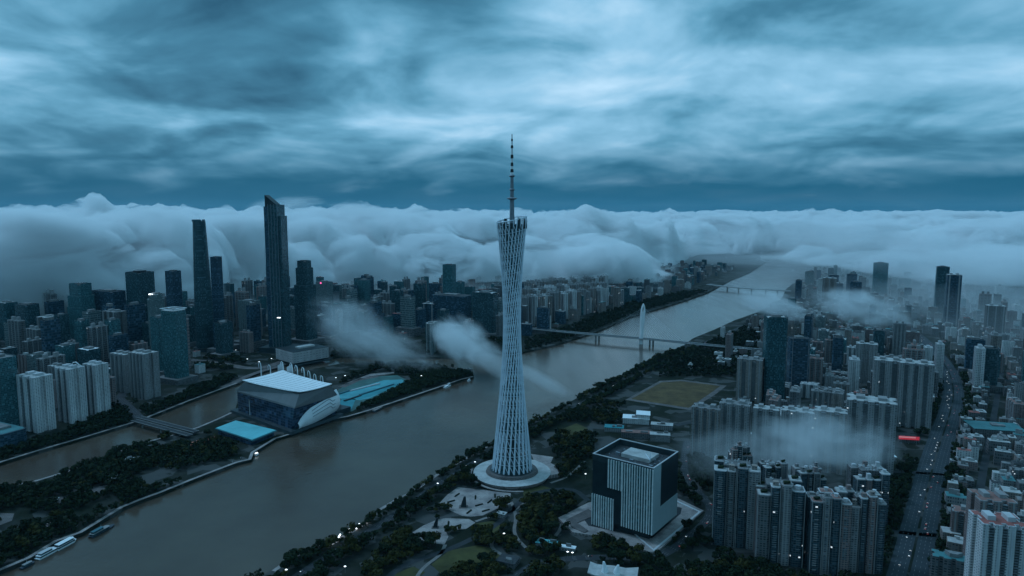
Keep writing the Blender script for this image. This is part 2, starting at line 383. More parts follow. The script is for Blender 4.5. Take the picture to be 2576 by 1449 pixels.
M['roofgrey'] = plain('grey_roof', (.2,.2,.2), .9, .45, .11)
M['rooflight'] = plain('pale_roof', (.42,.42,.41), .9, .3, .09)
M['roofred'] = plain('red_roof', (.30,.10,.085), .85, .35, .12)
M['roofpink'] = plain('dull_pink_roof', (.26,.14,.12), .85, .35, .12)
M['roofteal'] = plain('teal_sheet_roof', (.06,.2,.21), .6, .25, .1)
M['roofdark'] = plain('dark_roof', (.05,.055,.06), .9, .4, .1)
M['cyan'] = plain('cyan_membrane', (.13,.47,.50), .5, .2, .03)
M['cyancourt'] = plain('turquoise_court', (.07,.31,.34), .75, .3, .03)
M['cyan2'] = plain('blue_green_court', (.03,.24,.27), .7, .35, .02)
M['court'] = plain('faded_green_court', (.05,.13,.12), .8, .4, .03)
def paved(name, col, size):
    m, nt, out = newmat(name); b = nd(nt, 'ShaderNodeBsdfPrincipled', Roughness=.8); b.inputs['Specular IOR Level'].default_value = .3
    tc = nd(nt, 'ShaderNodeTexCoord'); br = nd(nt, 'ShaderNodeTexBrick', Scale=1/size); br.inputs['Mortar Size'].default_value = .05
    br.inputs['Color1'].default_value = (*col, 1); br.inputs['Color2'].default_value = (*[c*.86 for c in col], 1); br.inputs['Mortar'].default_value = (*[c*.5 for c in col], 1)
    n = nd(nt, 'ShaderNodeTexNoise', Scale=.05, Detail=7.0, Roughness=.65)
    nt.links.new(tc.outputs['Object'], br.inputs['Vector']); nt.links.new(tc.outputs['Object'], n.inputs['Vector'])
    f = math_(nt, 'MINIMUM', math_(nt, 'MAXIMUM', math_(nt, 'MULTIPLY_ADD', n.outputs[0], 3.4, -1.25), 0.0), 1.0)
    g = mixc(nt, f, (.5,.5,.52), (1.0,1.0,1.0)); k = nd(nt, 'ShaderNodeMix'); k.data_type = 'RGBA'; k.blend_type = 'MULTIPLY'; k.inputs[0].default_value = 1
    nt.links.new(br.outputs[0], k.inputs[6]); nt.links.new(g, k.inputs[7]); nt.links.new(k.outputs[2], b.inputs['Base Color']); nt.links.new(b.outputs[0], out.inputs[0]); return m
M['paving'] = paved('pale_paving', (.56,.48,.45), 7)
M['paving2'] = paved('grey_paving', (.22,.19,.18), 6)
M['asphalt'] = plain('asphalt', (.028,.033,.037), .8, .3, .04)
M['boulevard'] = plain('blue_grey_asphalt', (.034,.046,.054), .85, .3, .04)  # matt blue-grey road colour, varied at random
M['marking'] = plain('road_paint', (.2,.2,.2), .7, .2, .3)
M['concrete'] = plain('bridge_concrete', (.24,.25,.25), .85, .25, .06)
M['redcourt'] = plain('red_court_paving', (.75,.27,.19), .85, .25, .05)
M['lawn'] = plain('olive_lawn', (.06,.058,.02), .95, .5, .03)
M['path'] = plain('pale_path', (.2,.18,.17), .9, .3, .08)
M['field'] = plain('worn_turf', (.095,.064,.028), .95, .55, .03)
M['bark'] = plain('bark', (.05,.04,.03), .95, .3, .8)
M['red'] = plain('red_awning', (.45,.06,.07), .6, .2, .1)
M['lamp'] = plain('lit_lamp', (.8,.85,.9), .5, 0, 1, emit=(.85,.95,1), estr=2.6)
M['pinklamp'] = plain('pink_lit_sign', (.8,.5,.6), .5, 0, 1, emit=(1,.55,.68), estr=1.6)
M['redlamp'] = plain('red_lit_sign', (.8,.1,.3), .5, 0, 1, emit=(1,.12,.38), estr=1.6)
M['redsign'] = plain('red_glowing_panel', (.6,.06,.08), .5, 0, 1, emit=(.8,.05,.08), estr=.35)
M['pinkpale'] = plain('pink_glowing_panel', (.6,.3,.3), .5, 0, 1, emit=(1,.35,.4), estr=.35)
M['tail'] = plain('tail_lamp', (.5,.02,.02), .5, 0, 1, emit=(1,.1,.08), estr=1.2)
M['tyre'] = plain('rubber', (.02,.02,.02), .9, .2, 1)
M['carpaint'] = plain('pale_car_paint', (.5,.52,.55), .35, .1, .5)
M['cardark'] = plain('dark_car_paint', (.04,.045,.05), .35, .1, .5)
M['hull'] = plain('dark_hull', (.03,.045,.06), .5, .3, .2)
def leafmat(name, a, b):
    m, nt, out = newmat(name)
    s = nd(nt, 'ShaderNodeBsdfPrincipled', Roughness=.9); s.inputs['Specular IOR Level'].default_value = .05
    tc = nd(nt, 'ShaderNodeTexCoord'); n = nd(nt, 'ShaderNodeTexNoise', Scale=.11, Detail=4.0)
    nt.links.new(tc.outputs['Object'], n.inputs['Vector'])
    oi = nd(nt, 'ShaderNodeObjectInfo')
    f = math_(nt, 'MINIMUM', math_(nt, 'MAXIMUM', math_(nt, 'MULTIPLY_ADD', n.outputs[0], 2.6, -.95), 0.0), 1.0)
    f = math_(nt, 'MULTIPLY_ADD', oi.outputs['Random'], .35, math_(nt, 'MULTIPLY', f, .75))
    nt.links.new(mixc(nt, f, a, b), s.inputs['Base Color']); nt.links.new(s.outputs[0], out.inputs[0]); return m
M['leaf'] = leafmat('dark_leaves', (.008,.014,.009), (.028,.042,.02))
M['leaf2'] = leafmat('olive_leaves', (.022,.025,.009), (.07,.064,.022))
def landmat():
    m, nt, out = newmat('city_ground')
    s = nd(nt, 'ShaderNodeBsdfPrincipled', Roughness=.95); s.inputs['Specular IOR Level'].default_value = .08
    tc = nd(nt, 'ShaderNodeTexCoord')
    a = nd(nt, 'ShaderNodeTexNoise', Scale=.012, Detail=8.0, Roughness=.62); b = nd(nt, 'ShaderNodeTexVoronoi', Scale=.035)
    nt.links.new(tc.outputs['Object'], a.inputs['Vector']); nt.links.new(tc.outputs['Object'], b.inputs['Vector'])
    f = math_(nt, 'MINIMUM', math_(nt, 'MAXIMUM', math_(nt, 'MULTIPLY_ADD', a.outputs[0], 4.5, -1.9), 0.0), 1.0)
    c1 = mixc(nt, f, (.014,.02,.013), (.042,.044,.042))
    g = math_(nt, 'GREATER_THAN', math_(nt, 'MULTIPLY', b.outputs['Color'], a.outputs[0]), .34)
    nt.links.new(mixc(nt, math_(nt, 'MULTIPLY', g, .6), c1, (.10,.10,.098)), s.inputs['Base Color'])
    nt.links.new(s.outputs[0], out.inputs[0]); return m
M['land'] = landmat()
def watermat():
    m, nt, out = newmat('river_water')
    s = nd(nt, 'ShaderNodeBsdfPrincipled', Roughness=.13); s.inputs['IOR'].default_value = 1.33; s.inputs['Specular IOR Level'].default_value = .5
    tc = nd(nt, 'ShaderNodeTexCoord')
    a = nd(nt, 'ShaderNodeTexNoise', Scale=.0045, Detail=6.0, Roughness=.55); nt.links.new(tc.outputs['Object'], a.inputs['Vector'])
    f = math_(nt, 'MINIMUM', math_(nt, 'MAXIMUM', math_(nt, 'MULTIPLY_ADD', a.outputs[0], 3.4, -1.2), 0.0), 1.0)
    nt.links.new(mixc(nt, f, (.070,.047,.035), (.098,.074,.054)), s.inputs['Base Color'])
    mp = nd(nt, 'ShaderNodeMapping'); mp.inputs['Rotation'].default_value = (0, 0, .56); mp.inputs['Scale'].default_value = (.02, .0022, 1); nt.links.new(tc.outputs['Object'], mp.inputs[0])
    w = nd(nt, 'ShaderNodeTexNoise', Scale=1.0, Detail=6.0, Roughness=.6); nt.links.new(mp.outputs[0], w.inputs['Vector'])
    nt.links.new(math_(nt, 'MULTIPLY_ADD', w.outputs[0], .34, -.02), s.inputs['Roughness'])
    r = nd(nt, 'ShaderNodeTexNoise', Scale=.12, Detail=5.0, Roughness=.6); nt.links.new(tc.outputs['Object'], r.inputs['Vector'])
    bp = nd(nt, 'ShaderNodeBump', Strength=.4, Distance=.8); nt.links.new(r.outputs[0], bp.inputs['Height'])
    nt.links.new(bp.outputs[0], s.inputs['Normal']); nt.links.new(s.outputs[0], out.inputs[0]); return m
M['water'] = watermat()
# ------------------------------------------------------------------ river, banks, roads
S_SHORE = [(682,1436),(729,1402),(786,1374),(825,1370),(921,1312),(947,1283),(1002,1251),(1031,1238),(1098,1192),(1161,1156),(1210,1129),(1247,1108),(1330,1062),(1409,1026),(1458,997),(1505,970),(1570,941),(1643,899),(1716,872),(1743,851),(1795,830),(1847,806),(1912,783),(1965,752),(1978,727),(1993,715),(2040,692),(2070,660),(2085,640)]
N_SHORE = [(-300,1250),(0,1165),(100,1134),(200,1105),(350,1060),(480,1008),(600,964),(648,936),(760,906),(860,897),(1000,899),(1200,898),(1310,887),(1400,866),(1496,836),(1587,797),(1717,758),(1782,735),(1835,706),(1886,685),(1925,660),(1950,640)]
I_SOUTH = [(-160,1560),(0,1437),(78,1404),(146,1362),(208,1340),(260,1308),(312,1276),(359,1257),(406,1240),(482,1209),(536,1188),(599,1164),(633,1156),(640,1138),(695,1104),(735,1092),(807,1060),(875,1049),(927,1034),(1000,1010),(1102,976),(1162,955),(1192,948)]
I_NORTH = [(1190,936),(1100,918),(960,912),(860,914),(700,945),(640,968),(598,1002),(592,1032),(540,1056),(495,1075),(443,1091),(365,1112),(260,1148),(187,1179),(91,1208),(0,1226),(-160,1270),(-400,1350)]
sS = [P(*q) for q in S_SHORE]; sN = [P(*q) for q in N_SHORE]; sI = [P(*q) for q in I_SOUTH+I_NORTH]
south = [(-2300,-2200)]+sS+[(5200,9600),(9000,20000),(40000,20000),(40000,-2800),(-2300,-2800)]
north = [(-4200,-2600)]+sN+[(4600,9600),(8000,20000),(8000,34000),(-40000,34000),(-40000,-2600)]
island = sI+[(-1500,700)]
def ground_poly(name, pts, mat, z1=0.0, z0=-7.0):
    bm = bmesh.new(); vs = [bm.verts.new((x, y, z1)) for x, y in pts]; f = bm.faces.new(vs)
    if f.normal.z < 0 or sum(a[0]*b[1]-b[0]*a[1] for a, b in zip(pts, pts[1:]+pts[:1])) < 0: f.normal_flip()
    g = bmesh.ops.extrude_face_region(bm, geom=[f]); 
    for v in g['geom']:
        if isinstance(v, bmesh.types.BMVert): v.co.z = z0
    bmesh.ops.triangulate(bm, faces=[q for q in bm.faces if len(q.verts) > 4]); bmesh.ops.recalc_face_normals(bm, faces=bm.faces)
    me = bpy.data.meshes.new(name); bm.to_mesh(me); bm.free(); me.materials.append(mat)
    return link(name, me, kind='structure')
MB().box(-60000,60000,-4000,90000,-8,-5).build('river_water', M['water'], kind='structure')
ground_poly('south_bank_ground', south, M['land']); ground_poly('north_bank_ground', north, M['land']); ground_poly('island_ground', island, M['land'])
def inside(p, poly):
    x, y = p; c = False; j = len(poly)-1
    for i in range(len(poly)):
        xi, yi = poly[i]; xj, yj = poly[j]
        if (yi > y) != (yj > y) and x < (xj-xi)*(y-yi)/(yj-yi)+xi: c = not c
        j = i
    return c
CLEAR = []            # paved or built places where no tree or filler building stands
LINES = []            # (polyline, half width) of roads
def seg_d(p, a, b):
    ax, ay = a; bx, by = b; dx, dy = bx-ax, by-ay; L = dx*dx+dy*dy or 1
    t = max(0, min(1, ((p[0]-ax)*dx+(p[1]-ay)*dy)/L)); return math.hypot(p[0]-ax-t*dx, p[1]-ay-t*dy)
def near_line(p, m):
    for pts, hw in LINES:
        for a, b in zip(pts, pts[1:]):
            if min(a[0],b[0])-hw-m < p[0] < max(a[0],b[0])+hw+m and seg_d(p, a, b) < hw+m: return True
    return False
def near_shore(p, m):
    for pts in (sS, sN, sI+[sI[0]]):
        for a, b in zip(pts, pts[1:]):
            if seg_d(p, a, b) < m: return True
    return False
def free(p, m=0): return not any(inside(p, c) for c in CLEAR) and not near_line(p, m)
def smooth(pts, k=2):
    for _ in range(k):
        q = [pts[0]]
        for a, b in zip(pts, pts[1:]): q += [(a[0]*.75+b[0]*.25, a[1]*.75+b[1]*.25), (a[0]*.25+b[0]*.75, a[1]*.25+b[1]*.75)]
        pts = q+[pts[-1]]
    return pts
def offs(pts, d):
    r = []
    for i, p in enumerate(pts):
        a = pts[max(0, i-1)]; b = pts[min(len(pts)-1, i+1)]; dx, dy = b[0]-a[0], b[1]-a[1]; L = math.hypot(dx, dy) or 1
        r.append((p[0]-dy/L*d, p[1]+dx/L*d))
    return r
def ribbon(mb, pts, hw, z, off=0.0, th=0.0):
    l = offs(pts, off+hw); r = offs(pts, off-hw)
    zz = z if isinstance(z, list) else [z]*len(pts)
    n = len(pts)
    if not th:
        mb.add([(x,y,k) for (x,y),k in zip(l,zz)]+[(x,y,k) for (x,y),k in zip(r,zz)], [(i+n, i+n+1, i+1, i) for i in range(n-1)])
    else:
        mb.loft([[(a[0],a[1],k-th),(b[0],b[1],k-th),(b[0],b[1],k),(a[0],a[1],k)] for a, b, k in zip(l, r, zz)])
def road(name, px, hw, mat='asphalt', z=.15, lanes=0, clear=True, world=False):
    pts = smooth(px if world else [P(*q) for q in px]); mb = MB(); ribbon(mb, pts, hw, z); mb.build(name, M[mat], kind='structure')
    if clear: LINES.append((pts, hw))
    if lanes:
        mk = MB(); dn = []
        for a, b in zip(pts, pts[1:]):
            L = math.hypot(b[0]-a[0], b[1]-a[1]); k = max(1, int(L/12))
            for i in range(k):
                t0 = i/k; t1 = t0+5/L if L > 6 else t0+.5
                dn.append([(a[0]+(b[0]-a[0])*t, a[1]+(b[1]-a[1])*t) for t in (t0, min(1, t1))])
        for j in range(-lanes, lanes+1):
            for s in dn: ribbon(mk, s, .22, z+.06, j*hw/(lanes+1))
        mk.build('road_marking', M['marking'], kind='structure')
    return pts
BOUL = road('boulevard', [(2250,1560),(2285,1449),(2318,1300),(2352,1150),(2388,1050),(2402,985),(2385,925),(2335,868),(2290,830),(2240,795)], 23, 'boulevard', lanes=3)
mb = MB(); ribbon(mb, BOUL[:28], 1.6, .32); mb.build('median_strip', M['land'], kind='structure')
RIVER_ROAD = road('riverside_road', [(690,1490),(800,1415),(905,1352),(1010,1285),(1090,1225),(1150,1190),(1215,1150),(1330,1083),(1430,1032),(1510,990),(1600,944),(1680,905),(1740,876),(1830,838),(1920,797)], 8, lanes=1)
PARK_ROAD = road('park_road', [(1250,1500),(1330,1420),(1420,1405),(1560,1400),(1640,1412),(1720,1365),(1800,1290),(1760,1240),(1722,1200),(1720,1150),(1730,1110)], 7, lanes=1)
road('service_road', [(950,1480),(1010,1420),(1120,1388),(1240,1330),(1290,1280),(1330,1240),(1440,1225),(1480,1260)], 5)
road('north_avenue', [(300,1002),(340,1040),(352,1052)], 11, lanes=1)
road('north_avenue', [(330,960),(300,1002)], 11)
road('north_avenue', [(478,905),(560,915),(640,930),(700,915),(760,885),(640,868),(540,862)], 14, 'paving2')
road('plaza_path', [(560,975),(640,938),(700,922)], 10, 'paving2')
road('cross_street', [(2210,1185),(2330,1190),(2430,1200)], 6)
road('cross_street', [(2190,1330),(2310,1345),(2430,1350)], 6)
road('city_street', [(2450,1330),(2470,1200),(2500,1050),(2520,930)], 6)
road('city_street', [(1700,1070),(1850,1040),(2000,1010),(2200,990),(2330,940)], 7)
road('viaduct_road', [(1720,872),(1800,885),(1915,892),(2050,905),(2200,930)], 9)
# quays: pale stone edges of the banks
for name, pts, d in (('north_quay', sN[1:7], 5), ('island_quay', [P(*q) for q in I_SOUTH[1:]], 4), ('island_quay', [P(*q) for q in I_NORTH[7:-1]], 4), ('south_quay', sS[:13], -4)):
    mb = MB(); ribbon(mb, pts, 3.2, .45, d, 0); mb.build(name, M['paving'], kind='structure')
# ------------------------------------------------------------------ lattice tower
def canton():
    TX, TY = P(1288, 1196)
    t = thing('lattice_tower', 'very tall slender twisted lattice tower with a banded mast, beside the river', 'tower', (TX, TY, 0))
    Hh = 456.0; n = 24; tw = math.radians(121); a0 = math.radians(20)
    def node(k, f):
        a = 2*math.pi*k/n+a0; top_extra = 1+0
        x0, y0 = 36*math.cos(a), 31*math.sin(a); x1, y1 = 25.5*math.cos(a+tw), 22*math.sin(a+tw)
        zt = Hh+5.5*math.cos(a+tw-.4)         # the top ring is cut on a slant
        return Vector((x0+(x1-x0)*f, y0+(y1-y0)*f, 4+(zt-4)*f))
    for k in range(n):
        MB().tube([node(k, f) for f in (0, .25, .5, .75, 1)], [1.75, 1.5, 1.2, 1.05, 1.0], 6).build('column', M['steel'], t)
    NR = 31
    fr = [((i+.5)/NR)**.97 for i in range(NR)]
    for i, f in enumerate(fr):
        pts = []
        for k in range(n): pts.append(node(k, min(1, f)))
        mb = MB(); m = 48; pp = []
        for q in range(m):
            a, b = pts[q//2], pts[(q//2+1) % n]; pp.append(a if q % 2 == 0 else (a+b)/2*1.0)
        mb.tube([p*1 for p in pp]+[pp[0]], .42, 4, cap=False); mb.build('ring', M['steel'], t)
    br = MB()
    for i in range(NR-1):
        for k in range(n):
            if R.random() < .16: continue
            br.tube([node((k+1) % n, fr[i]), node(k, fr[i+1])], .55, 4, cap=False)
    br.build('bracing', M['steel'], t, kind='stuff')
    core = MB(); core.loft([ell(9.5, 7.5, 20, 0), ell(8.2, 6.6, 20, 448)]); core.build('core', M['dark'], t)
    def rad(z):
        f = z/Hh; p = node(0, f); q = node(6, f); return math.hypot(p.x, p.y), math.hypot(q.x, q.y)
    for z0, z1 in ((4, 30), (84, 104), (147, 166), (225, 240), (334, 352), (366, 447)):
        mb = MB(); rings = []
        k = max(1, int((z1-z0)/6))
        for i in range(k+1):
            z = z0+(z1-z0)*i/k; rings.append([(p.x*.97, p.y*.97, z) for p in [node(j, z/Hh) for j in range(n)]])
        mb.loft(rings); mb.build('enclosed_floors', M['glass_dark'], t)
    # crown: rooms and rails standing between the column heads, and the open rim
    cr = MB()
    for k in range(0, n, 2):
        p = node(k, 1); q = node(k+1, 1); c = (p+q)/2*.93
        cr = MB(); cr.box(c.x-2.4, c.x+2.4, c.y-2.4, c.y+2.4, 440, p.z-1+R.uniform(-4, 2)); cr.build('crown_cabin', M['dark'], t)
    rim = MB(); pts = [node(k, 1) for k in range(n)]; rim.tube(pts+[pts[0]], 1.0, 6, cap=False); rim.build('rim', M['steel'], t)
    # mast
    mz = [(446, 4.6), (470, 4.1), (494, 3.5), (512, 3.0), (513, 2.9), (528, 2.7)]
    ms = MB(); ms.tube([(0, 0, z) for z, r in mz], [r for z, r in mz], 10); mast = ms.build('mast', M['steel_dim'], t)
    for z, r in ((491, 9.5), (506, 5.2), (529, 5.6)):
        d = MB(); d.loft([ell(r*.5, r*.5, 14, z-2.2), ell(r, r, 14, z), ell(r*.9, r*.9, 14, z+.6), ell(r*.4, r*.4, 14, z+2.4)]); d.build('platform', M['steel_dim'], mast)
    z = 530
    for i, (h, r, mt) in enumerate(((5, 2.9, 'white'), (5.5, 2.8, 'black'), (5, 2.3, 'white'), (6, 2.4, 'black'), (7, 1.7, 'white'), (6, 2.6, 'black'), (11, 1.8, 'white'), (4.5, 2.3, 'black'), (7, 1.5, 'white'), (4, 1.6, 'black'), (8, .8, 'steel_dim'))):
        s = MB(); s.tube([(0, 0, z), (0, 0, z+h*.8), (0, 0, z+h)], [r, r*.92, r*.6 if i == 10 else r*.85], 8); s.build('mast_segment', M[mt], mast); z += h
    return TX, TY
TX, TY = canton()
# round podium under it
pd = thing('tower_podium', 'round pale stepped podium ringing the foot of the lattice tower', 'podium', (TX, TY, 0))
MB().loft([ell(64, 64, 56, 0), ell(66, 66, 56, 3), ell(67, 67, 56, 7), ell(60, 60, 56, 7.6)]).build('terrace', M['paving'], pd)
m_ = MB(); m_.loft([ell(47, 44, 48, 7.4), ell(45, 42, 48, 12), ell(43, 40, 48, 12.3), ell(39, 35, 48, 12.4)]); m_.build('drum', M['paving2'], pd)
MB().loft([ell(40, 36, 40, 12.3), ell(37, 33, 40, 13.2)]).build('glazed_ring', M['black'], pd)
ramp = MB(); pts = [(math.cos(a)*74, math.sin(a)*74) for a in [math.radians(x) for x in range(165, 292, 8)]]
ramp.loft([[(x*.97, y*.97, z-.8), (x*1.03, y*1.03, z-.8), (x*1.03, y*1.03, z), (x*.97, y*.97, z)] for (x, y), z in zip(pts, [6.5-.35*i for i in range(len(pts))])]); ramp.build('ramp', M['paving'], pd)
eave = MB(); eave.loft([ell(68, 68, 56, 6.9), ell(69, 69, 56, 7.6), ell(66.5, 66.5, 56, 7.9)]); eave.build('eave', M['rooflight'], pd)
wing = MB(); wing.prism([(30, 38), (62, 62), (80, 30), (84, -8), (58, -18), (52, 20)], 0, 6.2); wing.build('side_terrace', M['paving'], pd)
CLEAR.append([(TX+76*math.cos(a*.2618), TY+76*math.sin(a*.2618)) for a in range(24)])
# plazas
def plaza(px, mat='paving', z=.3, name='plaza'):
    pts = [P(*q) for q in px]; CLEAR.append(pts)
    A = sum(a[0]*b[1]-b[0]*a[1] for a, b in zip(pts, pts[1:]+pts[:1]))
    if A < 0: pts = pts[::-1]
    MB().prism(pts, -1, z).build(name, M[mat], kind='structure')
plaza([(1152,1226),(1210,1232),(1285,1241),(1284,1268),(1250,1280),(1214,1297),(1185,1300),(1162,1298),(1130,1283),(1100,1272),(1125,1245)])
plaza([(1121,1304),(1180,1306),(1196,1315),(1172,1331),(1120,1334),(1128,1350),(1118,1370),(1085,1366),(1058,1358),(1030,1354),(1005,1360),(1040,1338),(1066,1322),(1098,1308)])
plaza([(1335,1142),(1392,1150),(1386,1163),(1350,1172)])
plaza([(100,1262),(150,1250),(180,1253),(165,1265),(172,1272),(150,1270)], 'paving2')
plaza([(212,1235),(265,1220),(280,1222),(270,1240),(235,1248)], 'paving2'); plaza([(66,1330),(110,1315),(142,1312),(110,1333)])
plaza([(-20,1290),(36,1292),(30,1310),(-10,1325)], 'paving2'); plaza([(460,1120),(520,1100),(545,1098),(540,1110),(480,1126)], 'redcourt', name='red_paved_court')
def lawn(px, mat='lawn', name='lawn', z=.12):
    pts = [P(*q) for q in px]
    if sum(a[0]*b[1]-b[0]*a[1] for a, b in zip(pts, pts[1:]+pts[:1])) < 0: pts = pts[::-1]
    MB().prism(pts, -1, z).build(name, M[mat], kind='structure'); CLEAR.append(pts)
lawn([(1085,1420),(1130,1385),(1200,1372),(1250,1382),(1262,1402),(1200,1425),(1120,1455)]); lawn([(1190,1318),(1240,1310),(1262,1325),(1240,1345),(1200,1345)])
lawn([(1310,1230),(1365,1222),(1395,1232),(1370,1250),(1320,1250)]); lawn([(1400,1085),(1450,1065),(1480,1078),(1440,1105)]); lawn([(980,1450),(1040,1425),(1070,1440),(1030,1470)])
for q in ([(1286,1262),(1300,1300),(1290,1345),(1330,1385)], [(1196,1312),(1230,1300),(1285,1290),(1320,1265)], [(1120,1370),(1110,1395),(1060,1430),(1040,1470)], [(1330,1385),(1400,1350),(1415,1318)], [(1385,1215),(1430,1200),(1470,1160)], [(1250,1345),(1230,1375),(1270,1400)]):
    road('park_path', q, 2.6, 'path')
for i, (px, py) in enumerate(((1135,1262),(1150,1246),(1196,1252),(1205,1271),(1232,1262),(1245,1248),(1222,1285),(1180,1288),(1128,1318),(1150,1324),(1088,1345),(1100,1352),(1064,1348))):
    x, y = P(px, py, .3); t = thing('planter', 'long low dark planter set into the pale plaza paving', 'planter', (x, y, .3), .6+.5*(i % 3), 'planters on the pale plazas')
    MB().box(-7, 7, -1.4, 1.4, 0, .7).build('kerb', M['dark'], t); mb = MB()
    for k in range(7): mb.loft([ell(1.1, 1.1, 7, .5, 0, -6+2*k, 0), ell(1.3, 1.2, 7, 1.2, .3, -6+2*k, 0), ell(.5, .5, 7, 2, 0, -6+2*k, 0)])
    mb.build('foliage', M['leaf'], t)
# sharp sculptures on the plazas
def spike(px, py, h, w, lean, label):
    x, y = P(px, py, .3); t = thing('spire_sculpture', label, 'sculpture', (x, y, .3))
    MB().loft([rect3(w, w*.7, 0, 0, 0), rect3(w*.8, w*.5, lean*.3, 0, h*.4), rect3(w*.35, w*.25, lean, 0, h)]).build('blade', M['black'], t)
    MB().prism(rect(w*1.5, w*1.2), 0, .8).build('plinth', M['paving2'], t)
def rect3(w, d, cx, cy, z): return [(x, y, z) for x, y in rect(w, d, cx, cy)]
spike(1166, 1275, 17, 9, 2.2, 'black blade-shaped spire on the larger pale plaza below the lattice tower')
spike(1095, 1327, 15, 7, 3.2, 'small black fin sculpture on the lower pale plaza')
# ------------------------------------------------------------------ dark cube with slotted panels
def cube_block():
    x0, y0 = P(1640, 1371); Hb = 112.0
    A = Vector((117.3, 980.1)); B = Vector((198.1, 919.3)); C = Vector((246, 986))
    e1 = (A-B); L1 = e1.length; e1.normalize(); e2 = Vector((e1.y, -e1.x))
    if e2.dot(C-B) < 0: e2 = -e2
    L2 = (C-B).length
    t = thing('slotted_cube_building', 'dark cube building with panels of pale upright fins and a sunken roof', 'building', (B.x, B.y, 0), math.atan2(-e1.y, -e1.x))
    # local frame: x runs right to the near corner at 0, so the wide face is x in [-L1,0], y=0 ; depth is +y
    L1 = 98.0; L2 = 84.0; Z0 = 14
    MB().box(-L1, 0, 0, L2, Z0, Hb-9).build('body', M['black'], t)
    MB().box(-L1+9, -9, 9, L2-9, .3, Z0).build('base_storeys', M['dark'], t)
    par = MB()
    for a in ((-L1, 0, 0, 2.2), (-L1, 0, L2-2.2, L2), (-L1, -L1+2.2, 2.2, L2-2.2), (-2.2, 0, 2.2, L2-2.2)): par.box(*a, Hb-9, Hb)
    par.build('parapet', M['dark'], t)
    rim = MB()
    for a in ((-L1-.2, .2, -.2, 1.6), (-L1-.2, .2, L2-1.6, L2+.2), (-L1-.2, -L1+1.6, 1.6, L2-1.6), (-1.6, .2, 1.6, L2-1.6)): rim.box(*a, Hb, Hb+.9)
    rim.build('roof_rim', M['rib'], t)
    def panel(u0, u1, v0, v1):
        a, b = -L1+u0*L1, -L1+u1*L1; c, d = v0*Hb, v1*Hb
        p = MB().box(a, b, -.5, .3, c, d).build('fin_panel', M['glass_teal'], t)
        fm = MB(); n = max(3, int((b-a)/3.9))
        for i in range(n+1): q = a+(b-a-1.1)*i/n; fm.box(q, q+1.35+R.uniform(-.2, .45), -1.8, -.5, c, d)
        fm.build('fin', M['ribl'], p)
    panel(.27, .5, .60, .985); panel(.503, .997, .13, .985); panel(0.0, .37, .03, .46)
    w = MB().box(.0, .6, 0, L2*.28, .13*Hb, Hb-.2).box(.0, .6, L2*.28, L2, .13*Hb, .43*Hb); w.build('pale_side_panel', M['sidepanel'], t)
    g = MB().box(-L1+2.2, -2.2, 2.2, L2-2.2, Hb-9, Hb-8.6); g.build('roof', M['roofdark'], t)
    e = MB().box(-70, -24, 36, 68, Hb-8.6, Hb-3.2).build('roof_plant', M['rooflight'], t)
    k = MB()
    for i in range(26):
        a, b = R.uniform(-L1+9, -12), R.uniform(8, L2-12); s = R.uniform(1.2, 4); k.box(a, a+s*R.uniform(.6, 2.2), b, b+s, Hb-8.6, Hb-8.6+R.uniform(1, 4.4))
    k.build('roof_machinery', M['steel_dim'], t, kind='stuff')
    k = MB().tube([(-20, 30, Hb-3.2), (-20, 30, Hb+9)], .5, 6).tube([(-20, 30, Hb-1), (-32, 40, Hb+3)], .4, 6); k.build('roof_crane', M['steel'], t)
    p = thing('cube_podium', 'wide pale angular terrace around the foot of the dark cube building', 'podium', (0, 0, 0))
    pts = [P(*q) for q in ((1404,1306),(1479,1268),(1560,1250),(1695,1252),(1770,1288),(1652,1392),(1636,1392),(1560,1372),(1500,1352),(1440,1342))]
    A_ = sum(a[0]*b[1]-b[0]*a[1] for a, b in zip(pts, pts[1:]+pts[:1]))
    if A_ < 0: pts = pts[::-1]
    CLEAR.append(pts); MB().prism(pts, -1, 2.4).build('terrace', M['paving'], p)
    MB().add(*(lambda l: ([(x, y, z) for z in (2.35, 3.3) for x, y in l[0]+l[1]], [(i+k*8, (i+1)%4+k*8, (i+1)%4+4+k*8, i+4+k*8) for k in (0, 1) for i in range(4)]+[(i, (i+1)%4, (i+1)%4+8, i+8) for i in range(4)]+[(i+4, (i+1)%4+4, (i+1)%4+12, i+12) for i in range(4)]))(([P(1500, 1262, 2), P(1694, 1256, 2), P(1764, 1289, 2), P(1645, 1388, 2)], [P(1504, 1265, 2), P(1692, 1259, 2), P(1757, 1289, 2), P(1644, 1383, 2)]))).build('kerb_wall', M['rib'], p)
    q = [P(*q) for q in ((1424,1313),(1480,1285),(1500,1300),(1452,1320),(1480,1340),(1470,1345),(1440,1332))][::-1]
    MB().prism(q, 2.3, 3.4).build('step', M['paving2'], p)
    q = [P(*q) for q in ((1462,1300),(1500,1285),(1690,1275),(1715,1282),(1712,1296),(1640,1358),(1600,1352),(1480,1326))]
    if sum(a[0]*b[1]-b[0]*a[1] for a, b in zip(q, q[1:]+q[:1])) < 0: q = q[::-1]
    MB().prism(q, 2.3, 2.75).build('dark_court', M['asphalt'], p)
M['ribl'] = plain('pale_metal_fin', (.60,.63,.62), .5, .2, .2); M['sidepanel'] = plain('pale_metal_panel', (.36,.43,.44), .45, .1, .03)
cube_block()
